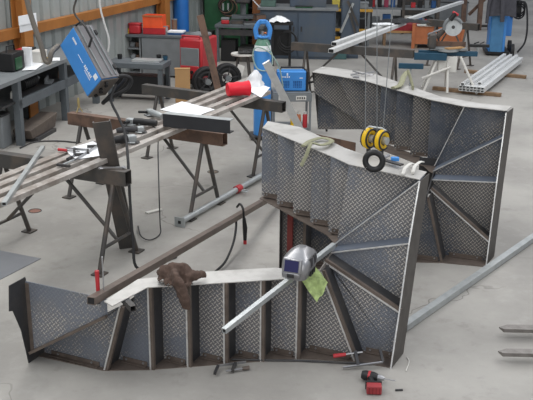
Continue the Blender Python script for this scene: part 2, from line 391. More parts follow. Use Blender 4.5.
top = [(U2, 1.44), (1.4, 1.45), (ue, 9 * r2 - .03)] + [(u, w + .015) for u, w in up_n] + [(-.3844, 15 * r2 - .03), (UL2, 2.58), (UL2, 2.95), (-.41, 2.9), (-.02, 2.738), (.483, 2.224), (.872, 1.83), (1.28, 1.66), (1.57, 1.663)]
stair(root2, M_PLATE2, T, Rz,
      [('outer_stringer', -.001, bottom, M_BROWN), ('inner_stringer', WB, inner1, M_BROWN), ('inner_stringer', VI2 - .012, inner2, M_BROWN), ('outer_stringer', VT2, top, M_PALE)], [],
      [(1.2, 1.5, .008, 6 * r2, 1), (.9, 1.13, .008, 5 * r2, 1)] + [((k - 1) * g2 - .11, k * g2 - .17, .008, k * r2, 1) for k in range(1, 5)] + [(uR - j * g2 + .03, uR - (j - 1) * g2 - .03, VI2 + .004, (10 + j) * r2, 1) for j in range(0, 5)])
upright(root2, 'end_plate', U2, [(0, 5.6 * r2 - .03, 5.6 * r2 + .22), (vb, 6 * r2 - .035, 6 * r2 + .21), (vc, 7 * r2 - .035, 7 * r2 + .21), (vd, 8 * r2 - .035, 8 * r2 + .21), (VT2, 8.45 * r2 - .035, 8.45 * r2 + .2)], M_WALLST, flare=.035)
upright(root2, 'side_plate', UL2 - .01, [(.60, 2.88, 3.1), (1.0583, 2.73, 2.95), (VT2, 2.60, 2.85)], M_DARK, False)
upright(root2, 'side_plate', -.15, [(0, .11, .32), (WB, .11, .32)], M_DARK, False)
MB().prism([V(.99, 5 * r2 - .05, .60), V(.94, 8.2 * r2, .68), V(.94, 8.2 * r2, .71), V(.99, 5 * r2 - .05, .64)], V(.008, 0, 0)).build('newel_plate', M_DARK, root2, True)
MB().box((.93, 9.3 * r2, .58), (.34, .006, .36)).build('newel_plate', M_DARK, root2, True)  # dark filler panel covering a gap behind the treads, not a newel
MB().prism([V(-.64, 2.55, .62), V(-.06, 2.2, .66), V(-.06, 2.2, .52), V(-.64, 2.55, .46)], V(0, .006, 0)).build('apron_plate', M_RUST, root2, True)
MB().bar(V(-.055, .12, .006), V(-.055, .12, .59), .045, .03, (0, 1, 0)).build('primed_bar', mat('red_primer', (112, 48, 44), .7), root2, True, label='red-brown primed flat bar')

# ------------------------------------------------------------------ setting
def floor_material():
    m = bpy.data.materials.new('concrete'); m.use_nodes = True; nt = m.node_tree; b = nt.nodes['Principled BSDF']; g = NT(nt)
    tc = nt.nodes.new('ShaderNodeTexCoord'); v = tc.outputs['Object']
    a = g.noise(v, .7, 6, .6); c = g.noise(v, 5, 8, .65); d = g.noise(v, 90, 2)
    col = g.mix(g.ramp(a, .35, .68), lin((142, 139, 134)), lin((164, 161, 155)))
    col = g.mix(g.m('MULTIPLY', g.ramp(c, .5, .78), .4), col, lin((176, 173, 168)))
    col = g.mix(g.m('MULTIPLY', g.ramp(c, .46, .26), .35), col, lin((112, 108, 103)))
    col = g.mix(g.m('MULTIPLY', g.ramp(d, .6, .75), .15), col, lin((110, 106, 100)))
    # hairline cracks
    dist = nt.nodes.new('ShaderNodeTexNoise'); dist.inputs['Scale'].default_value = 3; nt.links.new(v, dist.inputs['Vector'])
    va = nt.nodes.new('ShaderNodeVectorMath'); va.operation = 'MULTIPLY_ADD'; va.inputs[1].default_value = (.5, .5, .5)
    nt.links.new(dist.outputs['Color'], va.inputs[0]); nt.links.new(v, va.inputs[2])
    vo = nt.nodes.new('ShaderNodeTexVoronoi'); vo.feature = 'DISTANCE_TO_EDGE'; vo.inputs['Scale'].default_value = .32
    nt.links.new(va.outputs[0], vo.inputs['Vector'])
    crack = g.m('MULTIPLY', g.ramp(vo.outputs['Distance'], .0035, .0005), g.ramp(g.noise(v, .8, 2), .42, .6))
    col = g.mix(g.m('MULTIPLY', crack, .55), col, lin((84, 80, 76)))
    nt.links.new(col, b.inputs['Base Color']); b.inputs['Roughness'].default_value = .55; b.inputs['Specular IOR Level'].default_value = .3
    return m
fl = MB().box((2, 15, -.05), (44, 44, .1)).build('floor', floor_material()); struct(fl)
# corrugated left wall, receding to the right
WD = V(.302, .953, 0); WN = V(.953, -.302, 0); W0 = V(-4.05, 12, 0)
def wl(t, off=0.0, z=0.0): return W0 + WD * t + WN * off + V(0, 0, z)
M_CLAD = steel_material('cladding', (158, 164, 162), (142, 148, 146), .5, .1, 2)
prof = []; t = -13.0
while t < 10.2:
    prof += [(t, 0), (t + .19, 0), (t + .22, -.06), (t + .27, -.06)]; t += .30
poly = [wl(a, o) for a, o in prof]; n = len(poly); mb = MB()
mb.add([p + V(0, 0, 0) for p in poly] + [p + V(0, 0, 7) for p in poly], [(i, i + 1, n + i + 1, n + i) for i in range(n - 1)])
mb.add([p - WN * .02 for p in poly] + [p - WN * .02 + V(0, 0, 7) for p in poly], [(i, i + 1, n + i + 1, n + i) for i in range(n - 1)])
struct(mb.build('wall_left', M_CLAD))
struct(MB().box((.7, 21.9, 3.5), (3.6, .12, 7)).build('wall_inner', steel_material('dark_partition', (52, 54, 56), (40, 42, 44), .7, .1, 2)))
struct(MB().box((2, 37, 3.5), (44, .2, 7)).build('wall_back', M_CLAD))
for i, (z, t0, t1) in enumerate(((1.27, -1.0, 13),)):
    struct(MB().bar(wl(t0, .07, z), wl(min(t1, 9.9), .07, z), .12, .14).build('trim_%d' % (i + 1), M_OCHRE))
for i, t in enumerate((1.15, 6.1)):
    P = wl(t, .16); mb = MB(); 
    for o in (-.09, .09): mb.box(P + WN * o + V(0, 0, 3.2), (.016, .22, 6.4), math.atan2(WN.y, WN.x))
    mb.box(P + V(0, 0, 3.2), (.18, .012, 6.4), math.atan2(WN.y, WN.x))
    struct(mb.build('trim_%d' % (i + 3), M_OCHRE))
struct(MB().box(wl(-1.9, .04, 2.02), (.03, 3.4, 1.35), math.atan2(WN.y, WN.x)).build('window_1', mat('frosted_pane', (142, 148, 152), .3)))
struct(MB().bar(wl(-4, .08, 1.3), wl(.35, .08, 1.3), .16, .09).build('trim_7', M_CREAM))

# ------------------------------------------------------------------ light
w = bpy.data.worlds.new('world'); bpy.context.scene.world = w; w.use_nodes = True
nt = w.node_tree; bg = nt.nodes['Background']
tc = nt.nodes.new('ShaderNodeTexCoord'); sp = nt.nodes.new('ShaderNodeSeparateXYZ'); nt.links.new(tc.outputs['Generated'], sp.inputs[0])
rp = nt.nodes.new('ShaderNodeValToRGB'); nt.links.new(sp.outputs['Z'], rp.inputs['Fac'])
rp.color_ramp.elements[0].color = (.50, .51, .54, 1); rp.color_ramp.elements[1].color = (.85, .90, 1.0, 1); rp.color_ramp.elements[1].position = .8
nt.links.new(rp.outputs['Color'], bg.inputs['Color']); bg.inputs['Strength'].default_value = .75
def area(name, loc, sx, sy, e, rot=(0, 0, 0)):
    l = bpy.data.lights.new(name, 'AREA'); l.shape = 'RECTANGLE'; l.size = sx; l.size_y = sy; l.energy = e; l.color = (1, .985, .96)
    o = bpy.data.objects.new(name, l); o.location = loc; o.rotation_euler = rot; C.objects.link(o)
area('front_fill', (1, -7, 3.4), 9, 5.5, 260, (PI / 2, 0, 0))  # added fill lamp from the camera side, brightens the upright faces
area('skylight', (-3.5, 4, 7), 2.2, 14, 420, (0, -.25, 0))
area('skylight', (-2, 16, 7.2), 2.2, 14, 380, (0, -.1, 0))
area('skylight', (5, 10, 7.2), 2.2, 16, 420, (0, .2, 0))
vs = bpy.context.scene.view_settings
vs.view_transform = 'Standard'; vs.look = 'None'; vs.exposure = 0.1; vs.gamma = 1.0
bpy.context.scene.display_settings.display_device = 'sRGB'
try: vs.use_curve_mapping = False
except Exception: pass

def proj(P):
    d = Vector(P) - V(0, 0, H); z = d.dot(_f); return 266.5 + F * d.dot(IX) / z, 200 + F * d.dot(IY) / z
def tubes(name, label, cat, a, b, w_, h_, m, group=None, t=.004, up=(0, 0, 1)):
    o = tag(MB().rhs(a, b, w_, h_, t, up).build(name, m), label, cat, group)
    a, b = Vector(a), Vector(b); d_ = (b - a).normalized()
    MB().bar(a + d_ * .004, a + d_ * .02, w_ - 2 * t, h_ - 2 * t, up).build('shade_plug', M_BLACK, o, label='black plug painting the shade inside the tube end')  # black plug stands in for the shade inside the hollow tube
    return o
# ------------------------------------------------------------------ trestles
def trestle(label, a, b, bh, bw, m, legs, zt=.9, brace=None, cut=None):
    """a,b: pixel of the beam top ends at height zt; legs: list of (apex px on beam, [feet px])"""
    A, B = a, b; d = (B - A).normalized(); top = V(0, 0, -bh / 2)
    c = (A + B) / 2; c.z = 0
    t = thing('trestle', label, 'trestle', c, 0, 'work trestles')
    MB().rhs(A + top, B + top, bw, bh, .006).build('beam', m, t)
    sd = Vector((-d.y, d.x, 0))
    for s, spread in legs:
        P = A + d * s; P.z = zt - bh; P0 = P.copy()
        feet = []
        for k in (-1, 1):
            q = P + sd * k * spread; q.z = .012; feet.append(q)
            lg = MB().tube([P0 + sd * k * .03, q], .022, 8).build('leg', M_BEAM, t)
            MB().box((q.x, q.y, .008), (.11, .11, .012), math.atan2(d.y, d.x)).build('foot_plate', M_BEAM, lg)
        m1 = P0.lerp(feet[0], .72); m2 = P0.lerp(feet[1], .72)
        MB().tube([m1, m2], .016, 8).build('cross_rail', M_BEAM, t)
        if brace:
            MB().tube([(m1 + m2) / 2, P0 + d * (brace if s < (B - A).length / 2 else -brace)], .017, 8).build('brace', M_BEAM, t)
    return t
def on(px0, py0, px1, py1, z): return at(px0, py0, z), at(px1, py1, z)
a, b = on(-8, 151, 128, 171, .88)
b2 = b; L = (b - a).length; a0 = a - (b - a).normalized() * .35
trestle('near trestle with a long dark box beam, left of the staircases', a0, b, .13, .10, M_BEAM, [(.46, .3), (L + .35 - .14, .3)], .88, .55)
T1a, T1b = a, b
a, b = on(70, 112, 225, 133, .88); L = (b - a).length
trestle('middle trestle with a rusty brown box beam carrying the dark steel channel', a, b, .13, .10, M_RUST, [(.16, .3), (L - .25, .3)], .88, .5)
T2a, T2b = a, b
a, b = on(144, 84, 284, 102, .88); L = (b - a).length
trestle('rear trestle by the gas bottle, with a dark beam on splayed legs', a, b, .12, .10, M_BEAM, [(.22, .28), (L - .25, .28)], .88, .55)
T3a, T3b = a, b
a, b = on(292, 42, 414, 50, .88); L = (b - a).length
trestle('far trestle in front of the blue-grey cabinet, pale tubes across its right half', a, b, .13, .10, M_BEAM, [(.25, .28), (L - .3, .28)], .88, .55)
T4a = a
a, b = on(428, 19, 479, 24, .88)
trestle('farthest trestle behind the mitre saw', a, b, .13, .10, M_BEAM, [(.2, .28), ((b - a).length - .25, .28)], .88, .3)

# long mill bars across the trestles
for i, (l, q) in enumerate((((-14, 185), (250, 79)), ((-14, 192), (256, 82.5)), ((-14, 200), (262, 87)), ((-14, 209), (268, 92)))):
    A, B = at(*l, .905), at(*q, .905)
    tag(MB().bar(A, B, .078, .045).build('steel_bar', M_BARS, bevel=.004),
        ['long brown flat steel bar on the trestles, farthest of the four', 'long brown flat steel bar on the trestles, second farthest of four',
         'long brown flat steel bar on the trestles, second nearest of four', 'long brown flat steel bar on the trestles, nearest of the four'][i], 'steel bar', 'bars laid over the trestles')
tubes('steel_bar', 'short light square bar laid crosswise over the brown bars at the left edge', 'steel bar', at(4, 204, .945), at(43, 147, .945), .035, .03, M_GALV)
# leaning channel between trestles
P = at(128, 249, 0.0); Qt = aty(101, 122, 7.585)
t = thing('steel_channel', 'wide dark steel channel leaning upright between the near and middle trestles', 'steel channel', P)
dv = (Qt - P).normalized(); xs = dv.cross(V(0, -1, .2)).normalized()
n_ = xs.cross(dv).normalized(); n_ = n_ if n_.y < 0 else -n_
MB().bar(P + dv * .01, Qt, .145, .012, n_).build('web', M_BEAM, t)
for k in (-1, 1): MB().bar(P + dv * .01 + xs * k * .072 - n_ * .02, Qt + xs * k * .072 - n_ * .02, .01, .04, n_).build('flange', M_BEAM, t)

def paper(label, pts, z, m=None, name='paper_sheet'):
    P = [at(x, y, z) for x, y in pts]
    def fn(a, b):
        p = P[0].lerp(P[1], a).lerp(P[3].lerp(P[2], a), b); p.z += .006 + .006 * noise.noise(p * 9); return p
    return tag(MB().sheet(10, 8, fn, .0015).build(name, m or M_WHITE), label, 'paper', 'paper drawings')
ZB = .93
paper('white drawing sheet on the bars under the clamps, left of the leaning channel', [(64, 150), (93, 142), (117, 154), (76, 160)], ZB)
paper('white drawing sheet on the bars behind the dark steel channel', [(160, 110), (182, 102), (215, 110), (196, 117)], ZB)
paper('white sheet on the bars to the right of the red tub', [(244, 88), (256, 84), (270, 88), (261, 98)], ZB)

# dark channel piece lying on middle trestle
A, B = at(163, 120, 1.0), at(230, 127, 1.0)
t = thing('steel_channel', 'short dark steel channel with a pale top edge lying over bars on the middle trestle', 'steel channel', ((A + B) / 2 - V(0, 0, .07)))
MB().bar(A, B, .012, .13).build('web', mat('dark_primer', (48, 49, 52), .45), t)
dd = (B - A).normalized(); sdv = V(-dd.y, dd.x, 0)
MB().bar(A + sdv * .045 + V(0, 0, .062), B + sdv * .045 + V(0, 0, .062), .10, .01).build('flange', M_GALV, t, label='pale top flange')
MB().bar(A + sdv * .045 - V(0, 0, .062), B + sdv * .045 - V(0, 0, .062), .10, .01).build('flange', M_DARK, t)

# hand tools
def grinder(label, px, py, z, ang, body, s=1.0):
    P = at(px, py, z); t = thing('angle_grinder', label, 'angle grinder', P, ang, 'angle grinders')
    k = lambda *a: V(*a) * s
    MB().tube([k(-.16, 0, .035), k(-.12, 0, .037), k(-.02, 0, .037), k(.04, 0, .035)], 1, 12, [.024 * s, .029 * s, .032 * s, .034 * s]).build('body', body, t, True)
    MB().box(k(.075, 0, .035), k(.07, .06, .055)).build('gear_head', M_GALV, t, True, .01)
    MB().lathe([(.001, .004), (.058 * s, .004), (.058 * s, .008), (.001, .008)], k(.08, 0, 0), 20).build('disc', M_DARK, t, True)
    g_ = MB(); pts = [k(.08 + .064 * math.cos(a), .064 * math.sin(a), .016) for a in [PI / 2 + PI * i / 8 for i in range(9)]]
    g_.tube(pts, .006 * s, 6); g_.build('guard', M_GALV, t, True)
    MB().tube([k(.08, .02, .035), k(.08, .12, .05)], .013 * s, 8).build('side_handle', M_BLACK, t, True)
    return t
grinder('larger black angle grinder on the bars, just right of the leaning channel', 122, 144, ZB, .5, M_BLACK, 1.25)
grinder('small dark angle grinder behind the larger one, near the leaning channel', 133, 133, ZB, .3, M_DARK, 1.0)
gr = grinder('pale angle grinder at the left end of the short dark channel', 154, 117, ZB, 2.2, M_GALV, 1.1)
grinder('long black straight-bodied angle grinder in front of the pale one', 139, 126, ZB, 2.9, M_BLACK, 1.2)

def fclamp(label, A, B, jaw, handle_len, hm, L2=.09, frac=.62):
    """bar from A to B, jaws pointing along vector jaw"""
    A, B, jaw = Vector(A), Vector(B), Vector(jaw).normalized(); d = (B - A).normalized()
    base = V((A.x + B.x) / 2, (A.y + B.y) / 2, min(A.z, B.z) - .01)
    t = thing('bar_clamp', label, 'clamp', base, 0, 'bar clamps')
    MB().bar(A, B, .018, .008, jaw).build('bar', M_CHROME, t)
    MB().bar(A, A + jaw * L2, .022, .018, d).build('fixed_jaw', M_DARK, t)
    S = A.lerp(B, frac)
    sl = MB().bar(S, S + jaw * L2, .026, .022, d).build('sliding_jaw', M_DARK, t)
    E1 = S + jaw * (L2 - .012)
    MB().tube([E1 - d * .05, E1 + d * .07], .007, 8).build('spindle', M_CHROME, sl)
    MB().tube([E1 + d * .07, E1 + d * (.07 + handle_len)], 1, 8, [.013, .015]).build('handle', hm, t, label=('red handle' if hm is M_RED else None))
    return t
z = ZB + .02
fclamp('red-handled bar clamp lying on the drawing sheet, left end', at(88, 150, z), at(66, 148, z), V(.2, -1, 0), .09, M_RED)
fclamp('steel bar clamp lying on the nearest brown bar, no red on it', at(97, 146, z), at(75, 160, z), V(-1, -.2, 0), .08, M_DARK)
# hammer
A, B = at(60, 166, z - .005), at(76, 159, z - .005)
t = thing('hammer', 'small hammer lying on the nearest brown bar beside the drawing sheet', 'hammer', ((A + B) / 2 - V(0, 0, .01)))
MB().tube([A, B], .010, 8).build('handle', M_GALV, t)
MB().bar(A + V(-.03, .02, .005), A + V(.09, -.015, .005), .024, .024).build('head', M_DARK, t, bevel=.004)
A, B = at(101, 168, .895), at(124, 167, .895)
t = thing('spanner', 'steel open-ended spanner on the right end of the near trestle', 'spanner', ((A + B) / 2 - V(0, 0, .01)))
MB().bar(A, B, .016, .008).build('shank', M_CHROME, t)
for q in (A, B): MB().torus(q, .018, .007, (0, 0, 1), 12, 6, .6, 5.4).build('jaw', M_CHROME, t)

# red tub, bag
P = at(238, 96, ZB)
t = thing('plastic_tub', 'bright red plastic tub lying on the bars near the rear trestle', 'tub', P, .35)
M_TUB = mat('bright_red', (222, 34, 52), .4, 0, .05)
m = MB(); pr_ = [(.001, -.13), (.075, -.13), (.082, -.10), (.076, -.05), (.085, 0), (.077, .05), (.088, .11), (.088, .13), (.08, .13), (.078, -.11), (.001, -.11)]
m.lathe(pr_, V(0, 0, .085), 18, Matrix.Rotation(PI / 2, 3, 'Y')); m.build('body', M_TUB, t, True)
MB().torus(V(.13, 0, .085), .088, .006, (1, 0, 0), 20, 6).build('rim', M_TUB, t, True)
P = at(254, 86, ZB)
m = MB(); 
def bagf(a, b):
    th = a * 2 * PI; hgt = b * .2; rr = (.11 * (1 - b) ** .7 + .012) * (1 + .25 * noise.noise(V(math.cos(th) * 2, math.sin(th) * 2, b * 4)))
    return P + V(rr * math.cos(th) + .02 * b, rr * math.sin(th), hgt + .01 * math.sin(5 * th) * (1 - b))
m.sheet(28, 10, bagf, .002)
tag(m.build('plastic_bag', mat('white_film', (226, 228, 230), .35, alpha=.9)), 'crumpled white plastic bag on the bars behind the red tub', 'bag')

# ------------------------------------------------------------------ gas bottle, trolley, cart, blue welder
def bottle(label, P, h, r_, band, m, group='gas bottles', guard=True):
    t = thing('gas_bottle', label, 'gas bottle', P, 0, group); h2 = h * .845
    MB().lathe([(.001, 0), (r_, 0), (r_, h2 - .20), (r_ * .97, h2 - .15)], (0, 0, 0), 24).build('body', m, t, True)
    MB().lathe([(r_ * .975, h2 - .15), (r_ * .90, h2 - .08)], (0, 0, 0), 24).build('white_band', M_WHITE, t, True)
    MB().lathe([(r_ * .90, h2 - .08), (r_ * .6, h2), (r_ * .35, h2 + .03), (.001, h2 + .03)], (0, 0, 0), 24).build('shoulder', band, t, True)
    vv = MB().lathe([(.02, h2 + .03), (.02, h2 + .1), (.001, h2 + .1)], (0, 0, 0), 12).build('valve', M_CHROME, t, True)
    MB().tube([V(0, 0, h2 + .08), V(.05, -.03, h2 + .08)], .012, 8).build('outlet', M_COPPER, vv, True)
    if guard:
        g_ = MB(); z0 = h2 + .02; z1 = h - .06
        for k in (-1, 1):
            g_.tube(curve_pts([V(k * r_ * .62, 0, z0 - .02), V(k * r_ * .80, 0, z0 + .08), V(k * r_ * .72, 0, z1 - .02), V(k * r_ * .35, 0, z1 + .04), V(0, 0, z1 + .045)], 5), .02, 8, flat=1.6)
        g_.torus(V(0, 0, z0 + .01), r_ * .6, .018, (0, 0, 1), 20, 8)
        g_.lathe([(.05, z1 + .03), (.05, z1 + .07), (.001, z1 + .07)], (0, 0, 0), 14)
        g_.build('valve_guard', M_BLUE, t, True)
    return t
P = at(262, 138, .0)
bottle('tall blue gas bottle with white and green shoulder beside the small blue welder', P + V(0, 0, .06), 1.54, .118, mat('shoulder_green', (88, 130, 110), .4), M_BLUE)
t = thing('bottle_trolley', 'small dark wheeled base carrying the tall blue gas bottle', 'trolley', P)
MB().box(P + V(0, 0, .05), (.34, .30, .015)).build('platform', M_DARK, t)
for k in (-1, 1):
    for l in (-1, 1): MB().lathe([(.001, -.013), (.026, -.013), (.026, .013), (.001, .013)], P + V(.13 * k, .1 * l, .026), 12, Matrix.Rotation(PI / 2, 3, 'Y')).build('caster', M_RUBBER, t)
tag(MB().tube(curve_pts([P + V(.05, -.09, 1.33), P + V(.13, -.12, 1.15), P + V(.10, -.13, .98), P + V(-.06, -.14, .98), P + V(-.13, -.10, 1.15), P + V(-.08, -.13, 1.27), P + V(.09, -.13, 1.2), P + V(.22, -.05, 1.0), P + V(.28, 0, .72)], 6), .009, 6).build('gas_hose', mat('pale_hose', (150, 170, 160), .5)), 'thin pale gas hose coiled round the shoulder of the tall blue bottle', 'hose')

def fwd(P, rz): return Matrix.Translation(P) @ Matrix.Rotation(rz, 4, 'Z')
P = at(290, 134, 0)
t = thing('welding_cart', 'grey welding cart with white label plates under the small blue welder', 'cart', P, .08)
m = MB(); 
for z_ in (.12, .62): m.box((0, 0, z_), (.52, .42, .02))
m.build('shelf', M_GREY, t, True)
for k in (-1, 1):
    for l in (-1, 1): MB().box((.25 * k, .2 * l, .36), (.03, .03, .52)).build('post', M_GREY, t, True)
MB().box((0, -.215, .56), (.54, .014, .10)).build('front_panel', M_GREY, t, True)
for x_ in (-.14, .12):
    lp = MB().box((x_, -.224, .56), (.14 if x_ > 0 else .10, .005, .06)).build('label_plate', M_CREAM, t, True)
    q = MB()
    if x_ < 0: q.box((x_, -.228, .56), (.025, .003, .03))
    else:
        for j in range(4): q.box((x_ - .045 + j * .03, -.228, .56), (.016, .003, .028))
    q.build('marking', M_BLACK, lp, True)
MB().box((.255, 0, .56), (.012, .42, .10)).build('side_panel', M_GREY, t, True)
for k in (-1, 1):
    for l in (-1, 1): MB().lathe([(.001, -.015), (.05, -.015), (.05, .015), (.001, .015)], (.22 * k, .17 * l, .05), 14, Matrix.Rotation(PI / 2, 3, 'Y')).build('wheel', M_RUBBER, t, True)
M4 = fwd(P, .08)
for i, (x_, m_, lb) in enumerate(((.10, M_ORANGE, 'orange spray can on the lower shelf of the welding cart'), (.19, M_RED, 'red spray can on the lower shelf of the welding cart'), (.02, M_YELLOW, 'yellow spray can on the lower shelf of the welding cart'))):
    c = thing('spray_can', lb, 'can', M4 @ V(x_, -.14, .131), 0, 'spray cans on the cart')
    MB().lathe([(.001, 0), (.033, 0), (.033, .17), (.02, .19), (.001, .19)], (0, 0, 0), 14).build('body', m_, c, True)
    MB().lathe([(.022, .188), (.022, .22), (.001, .22)], (0, 0, 0), 12).build('cap', M_CREAM, c, True)
t = thing('welder', 'small blue inverter welder with a black carry handle on the grey cart', 'welder', M4 @ V(-.0, -.02, .631), .05, 'welding machines')
MB().box((0, 0, .14), (.40, .2, .27)).build('case', M_BLUE, t, True, .015)
MB().box((.215, 0, .14), (.03, .205, .275)).build('front_panel', M_BLACK, t, True, .008)
for x_ in (-.09, .08):
    q = MB()
    for i in range(5):
        for j in range(5): q.box((x_ - .05 + i * .025, -.102, .06 + j * .02), (.016, .004, .010))
    q.build('vent_slots', mat('slot_blue', (24, 66, 120), .5), t, True)
q = MB()
for j in range(5): q.box((-.13 + j * .024, -.102, .20), (.015, .004, .018))
q.box((-.06, -.102, .235), (.02, .004, .035)); q.box((.13, -.102, .185), (.05, .004, .008)); q.build('marking', M_WHITE, t, True)
MB().tube([V(-.15, 0, .27), V(-.14, 0, .315), V(.17, 0, .315), V(.19, 0, .27)], .012, 8).build('handle', M_BLACK, t, True)
MW = fwd(M4 @ V(0, -.02, .631), .13)
tag(MB().tube(curve_pts([MW @ V(.24, -.02, .1), MW @ V(.36, -.05, .12), MW @ V(.46, -.02, .02), MW @ V(.5, .0, -.25), MW @ V(.52, 0, -.6)], 6), .016, 8).build('welding_cable', M_RUBBER), 'thick black cable drooping from the small blue welder', 'cable')
# leaning pale flat bar
tag(MB().bar(aty(266, 62, T3b.y - .1), at(311, 151, 0.02), .09, .02, V(0, -1, .3)).build('flat_bar', M_ALU), 'pale flat aluminium bar leaning on the rear trestle beside the blue bottle', 'flat bar')

# ------------------------------------------------------------------ hanging wire feeder
A = V(.55, -.5, -.84).normalized(); Hh = V(-.65, .55, -.76); Hh = (Hh - A * Hh.dot(A)).normalized(); D = A.cross(Hh).normalized()
if D.y < 0: D = -D
c0 = aty(73, 27, 8.6)
Lf, Hf, Df = .60, .30, .22
fc = thing('wire_feeder', 'blue and grey welding wire feeder box hanging tilted over the left trestles', 'wire feeder', c0 + V(0, 0, -.5))
RF = Matrix((A, Hh, D)).transposed()
ctr = c0 + A * Lf / 2 + Hh * Hf / 2 + D * Df / 2
def fb(name, m, c, s, bevel=0, par=None, label=None):
    mb_ = MB().box(ctr + RF @ Vector(c), s, R=RF); return mb_.build(name, m, par or fc, bevel=bevel, label=label)
fb('case', M_BLUE, (0, 0, 0), (Lf, Hf, Df), .008)
fb('top_cover', mat('feeder_grey', (106, 104, 106), .5), (0, -Hf / 2 - .006, .0), (Lf, .012, Df), .004)
for k in (-.07, 0.02, .07): fb('cover_rib', M_GREY, (0, -Hf / 2 - .018, k), (Lf - .04, .012, .014), .003)
for k in (-.2, .2): fb('latch', M_BLACK, (k, -Hf / 2 - .022, .09), (.05, .03, .03), .004)
ep = fb('end_panel', mat('panel_brown', (92, 86, 80), .6), (Lf / 2 + .008, 0, 0), (.016, Hf - .01, Df - .01), .004)
for i in range(5): fb('socket', M_BLACK, (Lf / 2 + .025, -.11 + i * .055, -.04 + .03 * (i % 2)), (.03, .028, .028), .006, ep)
mk = MB()
for i in range(6): mk.box(ctr + RF @ V(-.225 + i * .014, -.075, -Df / 2 - .002), (.010, .022, .003), R=RF)
mk.build('marking', M_WHITE, fc)
mk = MB(); random.seed(3)
for i in range(7): mk.box(ctr + RF @ V(.07 + i * .021, -.035 + .004 * (i % 2), -Df / 2 - .002), (.013, .03 if i != 3 else .008, .003), R=RF)
for i in range(8): mk.box(ctr + RF @ V(.10 + i * .015, -.002, -Df / 2 - .002), (.009, .010, .003), R=RF)
mk.box(ctr + RF @ V(.235, -.095, -Df / 2 - .002), (.05, .055, .003), R=RF)
mk.box(ctr + RF @ V(-.02, -.03, -Df / 2 - .002), (.10, .003, .003), R=RF)
mk.build('marking', M_WHITE, fc)
hb = MB().tube([c0 + D * .02 - Hh * .02, c0 + D * .06 - Hh * .09, c0 + A * .2 + D * .06 - Hh * .09, c0 + A * .25 + D * .04 - Hh * .02], .012, 8).build('handle', M_BLACK, fc)
hk = c0 + A * .08 + D * .06 - Hh * .09
def hang(label, pts, r_, m, y, cat='cable', name='hanging_cable', group=None):
    return tag(MB().tube(curve_pts([aty(px, py, y + k) for px, py, k in pts], 6), r_, 8).build(name, m), label, cat, group)
tp = aty(78, -40, hk.y)
tag(MB().tube(curve_pts([V(tp.x, tp.y, tp.z), aty(77, -5, hk.y), aty(74, 12, hk.y), hk], 6), .010, 8).build('suspension_rope', M_BEAM), 'dark rope the blue wire feeder hangs from', 'rope')
hang('thick grey hose curving down from above to the blue wire feeder', [(22, -30, 0), (27, 0, 0), (33, 22, 0), (41, 45, 0), (45, 60, 0), (49, 61, 0), (52, 52, 0), (58, 46, .15)], .026, mat('grey_hose', (110, 104, 96), .7), 8.6)
hang('pale thin cable dropping from above behind the blue wire feeder', [(98, -30, 0), (100, 5, 0), (104, 22, 0), (109, 40, 0), (108, 52, 0)], .010, M_CREAM, 9.2)
hang('coiled black welding leads bunched below the end of the blue wire feeder', [(112, 82, 0), (121, 76, -.05), (131, 79, 0), (128, 88, 0), (118, 94, 0), (108, 99, 0), (103, 103, .05), (110, 96, .1), (122, 84, .1), (126, 78, .1)], .020, M_RUBBER, 8.55)
pe = at(139, 269, .015)
pts = [aty(116, 84, 8.5), aty(111, 100, 8.4), aty(118, 116, 8.3), aty(125, 134, 8.1), aty(128, 160, 7.7), aty(130, 200, 7.45), aty(133, 240, 7.35), pe, pe + V(.3, .3, 0)]
tag(MB().tube(curve_pts(pts, 6), .013, 8).build('welding_cable', M_RUBBER), 'long black cable hanging from the wire feeder down to the floor', 'cable')
P = aty(86, 24, 8.75)
# small brass nozzle stand on middle trestle
P = at(79, 112, .88)
t = thing('torch_nozzle', 'small brass nozzle on tripod prongs on the middle trestle beam, under the wire feeder', 'nozzle', P)
MB().lathe([(.012, .05), (.016, .12), (.01, .16), (.001, .16)], P, 12).build('tip', mat('brass', (176, 158, 110), .4, .5), t)
for k in range(3): MB().tube([P + V(.04 * math.cos(k * 2.1), .04 * math.sin(k * 2.1), .002), P + V(0, 0, .07)], .006, 6).build('prong', mat('brass', (0, 0, 0)), t)
# grinder cord with tag to floor
p0 = at(158, 132, .9); pts = [at(150, 124, .95), p0, aty(158, 150, p0.y - .25), aty(159, 190, p0.y - .6), aty(160, 222, at(160, 234, .02).y + .05), at(160, 234, .02), at(150, 240, .02), at(141, 236, .02), at(138, 226, .02)]
tag(MB().tube(curve_pts(pts, 6), .006, 6).build('power_cord', M_DARK), 'thin power cord from the pale grinder looping down to the floor', 'cord')
tag(MB().box(at(154, 211, .012), (.19, .05, .012), .75).build('scrap_strip', M_CREAM), 'small pale strip of scrap lying on the floor under the power cord', 'scrap')

